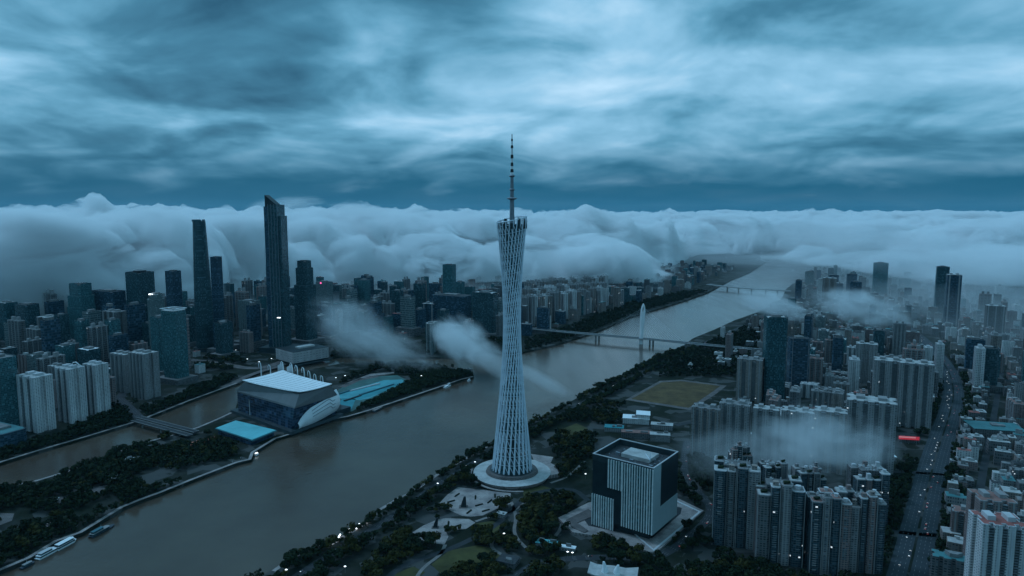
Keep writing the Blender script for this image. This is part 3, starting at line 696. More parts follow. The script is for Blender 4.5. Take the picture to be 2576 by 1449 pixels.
# ------------------------------------------------------------------ riverside stadium hall
def frame_of(a, b):
    """origin a, x axis towards b"""
    d = Vector(b)-Vector(a); return a, math.atan2(d.y, d.x), d.length
def grandstand():
    A, B, C = [Vector((*P(*q), 0)) for q in ((598, 1038), (730, 1087), (846, 1046))]; D = A+C-B
    h = GH
    Rl, Rb, Rr, Rf = [Vector((*P(*q, h), h)) for q in ((613, 960), (712, 935), (832, 969), (753, 989))]
    t = thing('grandstand_hall', 'big dark grandstand hall with a sagging white roof and white corner shell', 'grandstand', tuple(A))
    L_ = lambda p: tuple(p-A)
    def mixq(f, z, g=0):
        r = []
        for p, q in ((A, Rl), (B, Rf), (C, Rr), (D, Rb)):
            v = p.lerp(q, f); v.z = z; r.append(v)
        c = sum(r, Vector())/4
        return [L_(c+(v-c)*(1+g)) for v in r]
    MB().loft([mixq(0, 0, .02), mixq(.1, 3, 0), mixq(.45, h*.64, .06)]).build('lower_walls', M['navyw'], t)
    MB().loft([mixq(.45, h*.64, .075), mixq(.5, h*.68, .08), mixq(.97, h-2.5, .0)]).build('upper_band', M['bandgrey'], t)
    MB().loft([mixq(0, 0, .16), mixq(0, 6, .14)]).build('terrace', M['dark'], t)
    a = A.lerp(B, .26); MB().loft([[L_(a+Vector((x, y-2.5, z))) for x, y in rect(1.5, 1.5)] for z in (4, h*.62)]).build('corner_strip', M['rib'], t)
    n = 12; vs = []; fs = []
    c = (Rl+Rb+Rr+Rf)/4
    for i in range(n+1):
        for k in range(n+1):
            u, v = i/n, k/n
            p = Rl.lerp(Rf, u).lerp(Rb.lerp(Rr, u), v); p = c+(p-c)*1.03
            p.z = h-1.5+6*(abs(2*u-1)**2.2)*.5+5*abs(2*v-1)**2.2*.5-1.2*math.sin(u*9)*.2
            vs.append(L_(p))
    off = len(vs); vs2 = [(x, y, z-1.4) for x, y, z in vs]
    for i in range(n):
        for k in range(n):
            q = i*(n+1)+k; f = (q, q+n+1, q+n+2, q+1); fs += [f, tuple(m+off for m in f[::-1])]
    rim = [i*(n+1) for i in range(n+1)]+[n*(n+1)+k for k in range(1, n+1)]+[i*(n+1)+n for i in range(n-1, -1, -1)]+[k for k in range(n-1, 0, -1)]
    for q, w in zip(rim, rim[1:]+rim[:1]): fs.append((w, q, q+off, w+off))
    roof_ = MB().add(vs+vs2, fs).build('roof', M['white'], t)
    for i in range(1, n):
        MB().tube([(vs[i*(n+1)+k][0], vs[i*(n+1)+k][1], vs[i*(n+1)+k][2]+.1) for k in range(n+1)], .28, 4).build('roof_seam', M['ribgrey'], roof_)
    # white fan-shaped shell standing against the river face
    out = Vector(((C-B).y, -(C-B).x, 0)).normalized(); up = Vector((0, 0, 1))
    sh = MB(); k = 16; rows = []
    for i in range(k+1):
        u = .04+.96*i/k; e = B.lerp(C, .06+.88*u); tp = h*.80*u**.42; b0 = 4+h*.16*u*u
        r = []
        for j in range(7):
            w = j/6; r.append(e+out*(11+11*math.sin(math.pi*w)**.8*(.35+.65*u))+up*(b0+(max(tp, 1.5+b0)-b0)*w))
        rows.append(r)
    sh.add([L_(p) for r in rows for p in r]+[L_(p-out*1.2) for r in rows for p in r], [])
    o_ = 7*(k+1)
    for i in range(k):
        for j in range(6):
            q = i*7+j; f = (q, q+7, q+8, q+1); sh.f += [f, tuple(m+o_ for m in f[::-1])]
        sh.f += [(i*7, i*7+o_, i*7+7+o_, i*7+7), (i*7+6, i*7+13, i*7+13+o_, i*7+6+o_)]
    sh.f += [tuple([j+k*7 for j in range(7)]+[j+k*7+o_ for j in range(6, -1, -1)]), tuple([j for j in range(6, -1, -1)]+[j+o_ for j in range(7)])]
    shell = sh.build('shell', M['white'], t)
    for w in (2, 3, 4):
        pts = [L_(rows[i][min(6, max(0, int(w+1.5*math.sin(i/k*3.1))))]+out*.5) for i in range(5, k-1)]
        MB().tube(pts, .7, 5).build('shell_rib', M['steel_dim'], shell)
    e = (C-B).normalized(); fr = C+e*3
    def blk(f0, f1, g0, g1, z0, z1): return [L_(fr+e*a-out*b+up*z) for z in (z0, z1) for a, b in ((f0, g0), (f1, g0), (f1, g1), (f0, g1))]
    q = blk(-4, 42, -2, 26, 0, 11); MB().loft([q[:4], q[4:]]).build('annexe', M['dark'], t)
    q = blk(4, 16, 2, 16, 11, 22); MB().loft([q[:4], q[4:]]).build('annexe_room', M['bandgrey'], t)
    cl = [A, B, C, D]; cc = sum(cl, Vector())/4; CLEAR.append([((cc+(p-cc)*1.3).x, (cc+(p-cc)*1.3).y) for p in cl])
    CLEAR.append([(p.x, p.y) for p in (C, C+e*50, C+e*50-out*34, C-out*34)])
    # sail masts along the landward edge: each stands on its own
    top = ((656, 910), (680, 917), (712, 908), (735, 912), (748, 918), (765, 923), (780, 932), (795, 940), (812, 944))
    for i, (px, py) in enumerate(top):
        f = (px-640)/185; b = D.lerp(C, max(-.1, f))+(D-A).normalized()*8
        hh = hgt(b.y, py); dx = (px-CX)/F*zc(b.y, hh)-b.x; b.x += dx
        m = thing('sail_mast', '%s white curved sail mast behind the grandstand hall, from its channel end' % ('first','second','third','fourth','fifth','sixth','seventh','eighth','ninth')[i], 'mast', (b.x, b.y, 0), 0, 'sail masts behind the grandstand')
        MB().tube([(0,0,0),(0,0,hh*.6),(0,0,hh*.86),(-1,-.5,hh*.96),(-4,-1,hh)], [1.6,1.5,1.3,1.1,.5], 7).build('pole', M['white'], m)
        MB().tube([(-4,-1,hh),(-5.5,-1.5,hh-5),(-5,-1.6,hh-14)], [.4,.7,.3], 5).build('boom', M['white'], m)
        if i in (2, 3): MB().slab([(-.4,-.6),(-13,-2),(-13,-1.4),(-.4,0)], [hh*.97,hh*.9,hh*.9,hh*.97], 22).build('sail', M['rib'], m)
GH = hgt(P(740, 1086)[1], 984)*.93
print('GH', GH)
M['navyw'] = facade('navy_panel_wall', (.035,.06,.085), (.012,.03,.055), 6, 9, (.1,.95), (.03,.97), .5, .2); M['bandgrey'] = plain('grey_metal_band', (.17,.175,.18), .55, .15, .03)
grandstand()
# cyan roofed hall beside it
def cyan_hall():
    q = [(543,1077),(593,1059),(694,1082),(634,1107)]; z = 13
    pts = [P(a, b, z) for a, b in q]; cx = sum(p[0] for p in pts)/4; cy = sum(p[1] for p in pts)/4
    loc = [(x-cx, y-cy) for x, y in pts][::-1]
    t = thing('cyan_roofed_hall', 'low hall with a bright cyan sheet roof on the river island', 'hall', (cx, cy, 0))
    MB().prism([(x*.93, y*.93) for x, y in loc], 0, 10.5).build('walls', M['navyw'], t)
    MB().slab(loc, [z+.8, z+.2, z+1.4, z+.4], 1.0).build('roof', M['cyan'], t)
    MB().slab([(x*1.04, y*1.04) for x, y in loc], [z-1.2]*4, .8).build('eave', M['rooft2'], t)
    CLEAR.append([(cx+x*1.25, cy+y*1.25) for x, y in loc])
M['rooft2'] = plain('dark_teal_fascia', (.03,.13,.16), .6, .2)
cyan_hall()
# cyan event ground on the island: courts and terraces
def court(px, mat, z, name='sports_court'):
    pts = [P(*q) for q in px]
    if sum(a[0]*b[1]-b[0]*a[1] for a, b in zip(pts, pts[1:]+pts[:1])) < 0: pts = pts[::-1]
    MB().prism(pts, -1, z).build(name, M[mat], kind='structure'); CLEAR.append(pts)
court([(818,1003),(860,975),(905,950),(1000,944),(1030,960),(985,985),(930,1010),(885,1035),(868,1035),(850,1012)], 'court', .25)
court([(826,1001),(900,976),(965,957),(1010,955),(1024,961),(1003,974),(975,981),(930,1002),(905,1007)], 'cyancourt', .5)
court([(890,1000),(965,978),(1000,965),(1006,969),(960,988),(905,1005)], 'cyan2', .75)
court([(845,1020),(862,1003),(895,1004),(884,1030),(872,1033)], 'cyan2', .5)
court([(850,973),(905,952),(950,945),(952,949),(905,958),(868,975)], 'paving2', .5); court([(866,966),(930,941),(990,936),(992,939),(930,947)], 'paving', .5)
for i, q in enumerate(([(838,997),(892,980)], [(880,985),(955,966)], [(905,995),(990,968)], [(866,1010),(908,996)])):
    t = MB(); ribbon(t, [P(*a) for a in q], 2.6, 3.2, 0, 3.0)
    t.build('stepped_stand', M[('rooft2','rib','rooft2','dark')[i]], None, label=('dark teal stepped stand by the hall end of the cyan court','pale stepped stand along the inland side of the cyan court','dark teal stepped stand crossing the middle of the cyan court','short black stepped stand at the near end of the cyan court')[i], category='stand')
# lower island glass strip, running track field
court([(1573,1006),(1660,958),(1715,955),(1828,970),(1800,992),(1736,1032),(1650,1018)], 'paving2', .2, 'field_surround')
court([(1588,1004),(1664,962),(1712,959),(1812,971),(1786,990),(1732,1026),(1655,1014)], 'field', .4, 'sports_field')
# museum: raised box
def museum():
    A = P(738, 914, 8); B = P(827, 898, 8); o, ang, L = frame_of(A, B); h = 40
    t = thing('raised_box_museum', 'long pale box-shaped hall with a black roof set back from the channel', 'museum', (*A, 0), ang)
    D = 105
    MB().prism([(0,0),(L,0),(L,D),(0,D)], 7, h).build('box', M['ribw'], t)
    MB().prism([(8,8),(L-8,8),(L-8,D-8),(8,D-8)], 0, 7).build('plinth_storey', M['black'], t)
    MB().prism([(1.5,1.5),(L-1.5,1.5),(L-1.5,D-1.5),(1.5,D-1.5)], h, h+1.2).build('roof', M['black'], t)
    MB().box(L*.35, L*.8, D*.35, D*.6, h+1.2, h+6).build('roof_plant', M['rooflight'], t)
    MB().prism([(0,0),(L,0),(L+6,-10),(-8,-14)], 0, 3).build('forecourt', M['dark'], t)
    CLEAR.append([(A[0]+rot2(x, y, ang)[0], A[1]+rot2(x, y, ang)[1]) for x, y in ((-15,-20),(L+15,-20),(L+15,D+15),(-15,D+15))])
M['ribw'] = facade('slit_panel_wall', (.40,.39,.39), (.16,.17,.18), 7.5, 11, (.35,.6), (.2,.75), .75, .4)
museum()
# ------------------------------------------------------------------ bridges
def bridge():
    dk = [(1285,824,17),(1340,826,17),(1379,830,17),(1431,835,17),(1511,842,17),(1630,852,17),(1721,862,16),(1800,871,14),(1915,883,12)]
    pts = smooth([P(a, b, z) for a, b, z in dk], 2); t = thing('pylon_bridge', 'river bridge with a single white needle-eyed pylon and a long low deck', 'bridge', (0, 0, 0))
    mb = MB(); ribbon(mb, pts, 12, 16.5, 0, 2.3); d = mb.build('deck', M['concrete'], t)
    for s in (-11.5, 11.5):
        mb = MB(); ribbon(mb, pts, .5, 18, s, 1.5); mb.build('railing', M['rib'], d)
    mb = MB(); ribbon(mb, pts, 10.5, 16.7); mb.build('roadway', M['asphalt'], d)
    for px, py in ((1379,848),(1511,863),(1634,870),(1735,884)):
        x, y = P(px, py, -5); y0 = min(pts, key=lambda q: abs(q[0]-x)); 
        for s in (-6, 6):
            MB().loft([ell(3.6, 2.6, 12, -6, 0, y0[0]+s, y0[1]), ell(3, 2.2, 12, 14.3, 0, y0[0]+s, y0[1])]).build('pier', M['concrete'], t)
    # pylon
    b = min(pts, key=lambda q: abs(q[0]-P(1622, 858, 17)[0])); bx, by = b; Hp = 142
    prof = [(0,7.2),(.12,6.6),(.3,6.4),(.45,7.0),(.62,8.2),(.72,8.8),(.82,8.6),(.9,7.2),(.96,4.6),(1,1.2)]
    def pr(f):
        for (f0, r0), (f1, r1) in zip(prof, prof[1:]):
            if f <= f1: return r0+(r1-r0)*(f-f0)/(f1-f0)
        return prof[-1][1]
    py_ = MB(); m = 26
    hole = (.79, .935)
    def slot(f): return 0 if not hole[0] < f < hole[1] else 2.1*math.sin(math.pi*(f-hole[0])/(hole[1]-hole[0]))**.6
    for s in (-1, 1):
        rings = []
        for i in range(m+1):
            f = i/m; w = pr(f); a = slot(f); xi, xo = s*a, s*w; dpt = 5.2-2.2*f; lean = 6*f
            q = [(xi, -dpt*.8), (xi+(xo-xi)*.6, -dpt), (xo, -dpt*.25), (xo, dpt*.25), (xi+(xo-xi)*.6, dpt), (xi, dpt*.8)]
            if s < 0: q = q[::-1]
            rings.append([(bx+x+lean, by+y, -6+(Hp+6)*f) for x, y in q])
        py_.loft(rings)
    py_.build('pylon', M['white'], t)
    for k in range(14):
        for s in (-1, 1):
            f = .55+.028*k; e = min(len(pts)-1, max(0, pts.index(b)+s*(1+k))); 
            MB().tube([(bx+6*f, by, -6+(Hp+6)*f), (bx+s*(14+k*9.5), by-s*(14+k*9.5)*.105*0+lerp_y(pts, bx+s*(14+k*9.5))-by, 16.6)], .16, 3, cap=False).build('cable', M['steel'], t)
    return pts
def lerp_y(pts, x):
    for a, b in zip(pts, pts[1:]):
        if min(a[0], b[0]) <= x <= max(a[0], b[0]) and a[0] != b[0]: return a[1]+(b[1]-a[1])*(x-a[0])/(b[0]-a[0])
    return pts[-1][1]
BP = bridge()
t = thing('far_bridge', 'grey girder bridge on thin piers far up the river, half lost in mist', 'bridge')
fp = smooth([P(a, b, 16) for a, b in ((1780,715),(1816,719),(1873,725),(1945,729),(1990,732))], 1)
mb = MB(); ribbon(mb, fp, 14, 17, 0, 4.5); mb.build('deck', M['concrete'], t)
for f in (.22, .38, .52, .64, .76, .88):
    i = int(f*(len(fp)-1)); x, y = fp[i]
    MB().loft([ell(5, 4, 8, -6, 0, x, y), ell(4, 3, 8, 12.6, 0, x, y)]).build('pier', M['concrete'], t)
t = thing('island_bridge', 'dark twin-deck bridge crossing the side channel to the island', 'bridge')
for a, b in (((349,1048),(494,1088)), ((336,1056),(478,1097))):
    q = [P(*a, 7), P(*b, 5)]; q = [(q[0][0]+(q[1][0]-q[0][0])*k/6, q[0][1]+(q[1][1]-q[0][1])*k/6) for k in range(7)]
    mb = MB(); ribbon(mb, q, 6.5, 6.5, 0, 1.8); dk = mb.build('deck', M['asphalt'], t); LINES.append((q, 7))
    for s in (-6.2, 6.2):
        mb = MB(); ribbon(mb, q, .35, 7.7, s, 1.2); mb.build('railing', M['ribgrey'], dk)
    for x, y in q[1:6:2]: MB().loft([ell(2, 2, 8, -6, 0, x, y), ell(2, 2, 8, 4.7, 0, x, y)]).build('pier', M['concrete'], t)
# ------------------------------------------------------------------ high buildings
def notched(w, d, n, t, cham=0):
    """plan with n recesses along each long side and one at each end"""
    p = []
    def side(x0, y0, x1, y1, k, tt):
        L = math.hypot(x1-x0, y1-y0); ux, uy = (x1-x0)/L, (y1-y0)/L; nx, ny = -uy, ux
        p.append((x0, y0)); s = L/(2*k+1)
        for i in range(k):
            a = s*(2*i+1); b = a+s*.8
            p.extend([(x0+ux*a, y0+uy*a), (x0+ux*a+nx*tt, y0+uy*a+ny*tt), (x0+ux*b+nx*tt, y0+uy*b+ny*tt), (x0+ux*b, y0+uy*b)])
    side(-w/2,-d/2,w/2,-d/2,n,t); side(w/2,-d/2,w/2,d/2,1,t*.8); side(w/2,d/2,-w/2,d/2,n,t); side(-w/2,d/2,-w/2,-d/2,1,t*.8)
    return p
def scalep(pts, s): return [(x*s, y*s) for x, y in pts]
def roof_bits(t, w, d, h, mat='roofgrey', n=3, k=.6):
    mb = MB()
    for i in range(n):
        a = R.uniform(-w*.34, w*.34); b = R.uniform(-d*.32, d*.32); s = R.uniform(.07, .16); r = R.uniform(.07, .16)
        mb.box(a-w*s, a+w*s, b-d*r, b+d*r, h, h+R.uniform(2.5, 6.5)*k*1.4)
    mb.build('roof_house', M[mat], t)
def glass_tower(t, w, d, h, mat='glass_dark', crown=0, steps=(), cham=.12, fins=0, topmat='roofdark', podium=True):
    c = min(w, d)*cham
    def plan(w, d): return [(-w/2+c,-d/2),(w/2-c,-d/2),(w/2,-d/2+c),(w/2,d/2-c),(w/2-c,d/2),(-w/2+c,d/2),(-w/2,d/2-c),(-w/2,-d/2+c)]
    segs = [(0, 1.0)]+list(steps); mb = MB()
    for (f, s), (f2, s2) in zip(segs, segs[1:]+[(1, 0)]): mb.prism(plan(w*s, d*s), h*f, h*f2)
    mb.build('facade', M[mat], t); s = segs[-1][1]; W_, D_ = w*s, d*s
    MB().prism(scalep(plan(W_, D_), .93), h-.2, h+.6).build('roof', M[topmat], t)
    if crown:
        mb = MB()
        for x0, x1, y0, y1 in ((-W_/2+c, W_/2-c, -D_/2, -D_/2+1.2), (-W_/2+c, W_/2-c, D_/2-1.2, D_/2), (-W_/2, -W_/2+1.2, -D_/2+c, D_/2-c), (W_/2-1.2, W_/2, -D_/2+c, D_/2-c)): mb.box(x0, x1, y0, y1, h, h+crown)
        mb.build('crown', M[mat], t)
    MB().box(-W_*.22, W_*.2, -D_*.2, D_*.24, h+.5, h+5+crown*.4).build('roof_plant', M['roofgrey'], t)
    if fins:
        mb = MB()
        for i in range(fins+1):
            x = -w/2+c+(w-2*c)*i/fins
            for y in (-d/2-.5, d/2): mb.box(x-.4, x+.4, y, y+.5, 4, h*(segs[1][0] if steps else 1))
        mb.build('fins', M['ribgrey'], t)
    if podium: MB().box(-w*.8, w*.8, -d*.75, d*.75, 0, 14).build('podium', M['dim'], t)
def apart(t, w, d, h, mat='pale', n=2, roof='rooflight', rib='rib', balc=True, podium=False, deep=.14):
    if mat != 'pale' and rib == 'rib': rib = 'ribgrey'
    pl = notched(w, d, n, d*deep)
    MB().prism(pl, 0, h).build('facade', M[mat], t)
    mb = MB(); mb.prism(scalep(pl, 1.012), h, h+1.4); mb.build('parapet', M[rib], t)
    MB().prism(scalep(pl, .95), h+1.35, h+1.5).build('roof', M[roof], t)
    s = w/(2*n+1)
    for i in range(n+1):
        x = -w/2+s*(2*i+.5)
        [MB().box(x-s*.14, x+s*.14, min(y, y+.8*g), max(y, y+.8*g), 0, h+1.2).build('rib', M[rib], t) for y, g in ((-d/2, -1), (d/2, 1))]
    if balc:
        for i in range(n):
            x = -w/2+s*(2*i+1.4)
            for y0, y1 in ((-d/2-.4, -d*(.5-deep)+.3), (d*(.5-deep)-.3, d/2+.4)):
                mb = MB()
                for z in range(4, int(h)-1, 3): mb.box(x-s*.36, x+s*.36, y0, y1, z, z+1.05)
                mb.build('balcony_stack', M['balc'], t, kind='stuff')
    for x in (-w*.22, w*.22): MB().box(x-w*.09, x+w*.09, -d*.2, d*.22, h+1.3, h+6.5).build('roof_house', M[rib], t)
def bays(t, w, d, h, mat='tealapt', roof='roofpink', seed=0):
    """cluster of angular shafts of unequal height round a core, with stacked balconies and built-up roofs"""
    rr = random.Random(seed*13+5); MB().box(-w*.3, w*.3, -d*.24, d*.24, 0, h+2).build('core', M['dim'], t)
    cells = [(-.36, -.3, .28, .4), (-.12, -.36, .2, .28), (.12, -.33, .22, .34), (.37, -.3, .26, .4), (-.37, .28, .26, .4), (0, .32, .36, .36), (.37, .28, .26, .42)]
    for i, (cx, cy, a, b) in enumerate(cells):
        hh = h+rr.choice((-9.3, -3.1, 0, 0, 3.1, 6.2)); x0, x1, y0, y1 = w*(cx-a/2), w*(cx+a/2), d*(cy-b/2), d*(cy+b/2); c = w*.045; s = -1 if cy < 0 else 1
        if s < 0: pl = [(x0, y0+c), (x0+c, y0), (x1-c, y0), (x1, y0+c), (x1, y1), (x0, y1)]
        else: pl = [(x0, y0), (x1, y0), (x1, y1-c), (x1-c, y1), (x0+c, y1), (x0, y1-c)]
        m_ = (mat, mat, 'dim', mat, 'grey', mat, 'pink')[(i+seed) % 7]
        sh = MB().prism(pl, 0, hh).build('shaft', M[m_], t)
        cxm, cym = (x0+x1)/2, (y0+y1)/2; big = [(cxm+(x-cxm)*1.05, cym+(y-cym)*1.05) for x, y in pl]
        MB().prism(big, hh, hh+1.3).build('parapet', M[rr.choice(('rib', 'ribgrey', 'ribgrey'))], sh)
        MB().prism([(cxm+(x-cxm)*.9, cym+(y-cym)*.9) for x, y in pl], hh+1.25, hh+1.5).build('roof', M[rr.choice((roof, roof, 'roofgrey', 'rooflight'))], sh)
        yb = y0 if s < 0 else y1
        if i != 5 and rr.random() < .75:
            mb = MB(); ww = (x1-x0)*rr.uniform(.3, .5); xc = cxm+rr.uniform(-.1, .1)*(x1-x0); lo_ = rr.choice((2, 2, 8, 14))
            for k in range(lo_, int(hh/3.1)-1):
                if rr.random() < .2: continue
                mb.box(xc-ww/2, xc+ww/2, min(yb, yb+1.5*s), max(yb, yb+1.5*s), k*3.1, k*3.1+.95)
            mb.build('balcony_stack', M[rr.choice(('balc', 'balc', 'ribgrey'))], sh, kind='stuff')
        for q in (x0, x1):
            if rr.random() < .5: MB().box(q-.45, q+.45, yb+.2*s-.5, yb+.2*s+.5, 0, hh+1).build('pier', M['ribgrey'], sh)
        k = rr.random()
        if k < .45: MB().box(cxm-w*.06, cxm+w*.06, cym-d*.06, cym+d*.07, hh+1.4, hh+rr.uniform(4, 9)).build('roof_room', M[rr.choice(('pink', 'grey', 'rib', 'warm'))], sh)
        elif k < .7: MB().loft([ell(w*.05, w*.05, 8, hh+1.4, 0, cxm, cym), ell(w*.05, w*.05, 8, hh+5, 0, cxm, cym), ell(w*.065, w*.065, 8, hh+5.6, 0, cxm, cym)]).build('roof_tank', M['rib'], sh)
        else: MB().slab([(cxm-w*.07, cym-d*.08), (cxm+w*.07, cym-d*.08), (cxm+w*.07, cym+d*.08), (cxm-w*.07, cym+d*.08)], [hh+4, hh+6, hh+4.6, hh+3.4], 2.6).build('roof_garden', M['leaf'], sh)
    mb = MB()
    for i in range(16):
        a = rr.uniform(-w*.28, w*.28); b = rr.uniform(-d*.22, d*.22); q = rr.uniform(.6, 1.8); mb.box(a, a+q*1.6, b, b+q, h+2, h+2+rr.uniform(.8, 3.4))
    mb.build('roof_clutter', M['rib'], t, kind='stuff')
FOOT = []
def site(xl, xr, yt, yb, rot, ratio):
    """footprint and height of a building whose outline spans xl..xr, yt..yb"""
    px = (xl+xr)/2; x, y = P(px, yb); S = (xr-xl)/F*zc(y); az = math.atan2(x, y)
    a = rot+az; w = S/(abs(math.cos(a))+ratio*abs(math.sin(a))); d = w*ratio
    ex = (abs(math.sin(a))*w+abs(math.cos(a))*d)/2
    L = math.hypot(x, y); x2, y2 = x*(1+ex/L), y*(1+ex/L)
    h = hgt(y+ex*.4, yt); FOOT.append((x2, y2, math.hypot(w, d)*.55)); CLEAR.append([(x2+rot2(a_, b_, rot)[0], y2+rot2(a_, b_, rot)[1]) for a_, b_ in rect(w*1.1, d*1.1)])
    return x2, y2, w, d, h
RG = math.radians(-26)
def T(label, kind, xl, xr, yt, yb, rot=RG, ratio=.8, name=None, group=None, cat='skyscraper', **kw):
    x, y, w, d, h = site(xl, xr, yt, yb, rot, ratio)
    t = thing(name or {'glass': 'office_tower', 'apart': 'apartment_tower', 'bays': 'apartment_tower'}[kind], label, cat, (x, y, 0), rot, group)
    {'glass': glass_tower, 'apart': apart, 'bays': bays}[kind](t, w, d, h, **kw); return t, w, d, h
# the two giants
def slant_giant():
    x, y, w, d, h = site(677, 735, 522, 886, math.radians(-8), .9); t = thing('skyscraper', 'tallest skyscraper, dark teal with stepped shoulders and a slanting blade crown, rising through the cloud', 'skyscraper', (x, y, 0), math.radians(-8))
    H0 = hgt(y, 546); H1 = hgt(y, 515); H2 = hgt(y, 492)
    MB().box(-w*.5, w*.5, -d*.42, d*.42, 0, H0*.66).box(-w*.48, w*.5, -d*.42, d*.42, H0*.66, H0).build('facade', M['glass_dark'], t)
    MB().box(-w*.2, w*.34, -d*.5, d*.5, 0, H1).build('middle_shaft', M['glass_dark'], t)
    MB().prism([(-w*.46, -d*.47), (-w*.205, -d*.47), (-w*.205, d*.47), (-w*.46, d*.47)], 0, H1-6).build('side_shaft', M['navy'], t)
    MB().slab([(-w*.46, -d*.3), (w*.16, -d*.3), (w*.16, d*.3), (-w*.46, d*.3)], [H2+2, H1+2, H1+2, H2+2], H2-H1+18).build('slanting_crown', M['black'], t)
    MB().box(w*.34, w*.5, -d*.44, d*.44, H0, H0+4).build('shoulder_parapet', M['glass_dark'], t)
    for x0 in (-w*.2, -w*.02, w*.16, w*.335): MB().box(x0-.6, x0+.6, -d*.5-.9, -d*.5, 0, H1+2).build('fin', M['steel_dim'], t)
    MB().box(-w*.9, w*.9, -d*.9, d*.7, 0, 16).build('podium', M['dark'], t)
    MB().box(w*.1, w*.3, -d*.5-.7, -d*.5-.05, hgt(y, 797), hgt(y, 797)+3).build('lit_band', M['lamp'], t)
slant_giant()
def round_giant():
    x, y, w, d, h = site(487, 545, 557, 886, 0, 1); t = thing('skyscraper', 'very tall dark skyscraper tapering towards a flat notched top, rounded three-sided plan', 'skyscraper', (x, y, 0), .5)
    rings = []
    for i in range(15):
        f = i/14; s = w*.5*(1.02-.06*f-.28*f*f)
        rings.append([(s*(1+.09*math.cos(3*a))*math.cos(a), s*(1+.09*math.cos(3*a))*math.sin(a), h*f) for a in [2*math.pi*k/30 for k in range(30)]])
    MB().loft(rings).build('facade', M['glass_dark'], t)
    s = w*.34
    mb = MB()
    for k in range(30):
        if k in (4, 5, 14, 15, 24, 25): continue
        a = 2*math.pi*k/30; b = 2*math.pi*(k+1)/30; mb.prism([(s*.9*math.cos(a), s*.9*math.sin(a)), (s*1.04*math.cos(a), s*1.04*math.sin(a)), (s*1.04*math.cos(b), s*1.04*math.sin(b)), (s*.9*math.cos(b), s*.9*math.sin(b))], h-1, h+6)
    mb.build('crown', M['glass_dark'], t)
    MB().loft([ell(s*.5, s*.5, 16, h-.5), ell(s*.5, s*.5, 16, h+3)]).build('helipad', M['roofgrey'], t)
    MB().loft([ell(w*.62, w*.62, 24, 0), ell(w*.6, w*.6, 24, 12)]).build('podium', M['dark'], t)
round_giant()
G = dict(kind='glass')
T('slim dark office tower close behind the tapering skyscraper', 'glass', 538, 569, 650, 858, ratio=1, crown=6, mat='navy')
T('dark green-blue tower with a stepped sloping shoulder right beside the tallest skyscraper', 'glass', 742, 802, 660, 866, ratio=.9, steps=((.72, .82), (.93, .68)), mat='glass_dark', crown=5)
t_, w_, d_, h_ = T('broad dark office tower with a drum on its flat top', 'glass', 326, 398, 688, 858, ratio=.8, mat='glass_dark', crown=4)
MB().loft([ell(w_*.3, d_*.3, 20, h_+.5), ell(w_*.3, d_*.3, 20, h_+9), ell(w_*.27, d_*.27, 20, h_+10)]).build('roof_drum', M['black'], t_)
T('dark blue flat-topped office tower left of the tapering skyscraper', 'glass', 425, 466, 684, 868, ratio=.9, mat='navy', crown=3)
t_, w_, d_, h_ = T('pale green-grey tower with a rounded lit crown in front of the broad dark tower', 'glass', 375, 427, 742, 905, ratio=.9, mat='glass_grey', steps=((.93, .85),), cham=.3, crown=3, topmat='rooflight')
MB().box(-w_*.12, w_*.1, -d_*.45, -d_*.3, h_+.5, h_+3.5).build('lamp', M['lamp'], t_)
T('shorter half of the twin teal glass towers by the channel', 'glass', 386, 432, 800, 945, ratio=.9, mat='glass_teal', crown=3, name='glass_tower')
t_, w_, d_, h_ = T('taller half of the twin teal glass towers by the channel, lit frame on its roof', 'glass', 415, 478, 782, 966, ratio=.8, mat='glass_teal', crown=0, name='glass_tower', topmat='rooflight')
mb = MB()
for q in ((-w_/2, w_/2, -d_/2, -d_/2+1.5), (-w_/2, w_/2, d_/2-1.5, d_/2), (-w_/2, -w_/2+1.5, -d_/2, d_/2), (w_/2-1.5, w_/2, -d_/2, d_/2), (-w_/2, w_/2, -1, 1)): mb.box(*q, h_+4, h_+5.5)
mb.build('roof_frame', M['white'], t_)
T('greenish pale office slab with a white top between the two tallest skyscrapers', 'glass', 602, 660, 760, 872, ratio=.7, mat='glass_grey', topmat='rooflight', crown=4, fins=6)
T('dark tower with a stepped trapezoid crown at the edge of the cloud', 'glass', 178, 247, 718, 865, ratio=.8, mat='glass_teal', steps=((.62, .93), (.82, .8)), crown=6)
T('dark teal block with a lit roof edge at the far-left end of the skyline', 'glass', 2, 50, 762, 868, ratio=.8, mat='glass_teal2', topmat='rooflight', crown=2)
T('broad dark teal block beside the far-left lit-roofed one', 'glass', 48, 104, 768, 872, ratio=.7, mat='glass_dark', crown=3)
T('dull grey-brown block with twin white roof lights', 'apart', 104, 172, 800, 884, mat='dim', n=2, ratio=.6, balc=False)
T('wide dim blue slab tower in the haze behind the broad dark tower', 'glass', 240, 322, 735, 860, ratio=.5, mat='navy', crown=3)
T('grey-brown office slab left of the broad dark tower', 'apart', 268, 322, 785, 905, mat='dim', n=2, ratio=.6, balc=False, rib='ribgrey', roof='roofgrey')
T('teal glass slab with a pale edge, half cut by the picture edge, beside the channel', 'glass', -40, 50, 902, 1092, ratio=.6, mat='glass_teal', crown=2, podium=False, topmat='roofgrey')
T('low dark podium block in front of the cut-off teal slab', 'glass', -60, 62, 1086, 1136, ratio=.5, mat='navy', podium=False, topmat='roofteal', name='podium_block', cat='building')
T('dark glass block with a white curved roof behind the white apartment trio', 'glass', 200, 256, 880, 945, ratio=.8, mat='glass_dark', topmat='white', crown=2)
T('lone teal tower poking into the cloud left of the lattice tower', 'glass', 1113, 1150, 668, 808, ratio=.8, mat='glass_teal', crown=4)
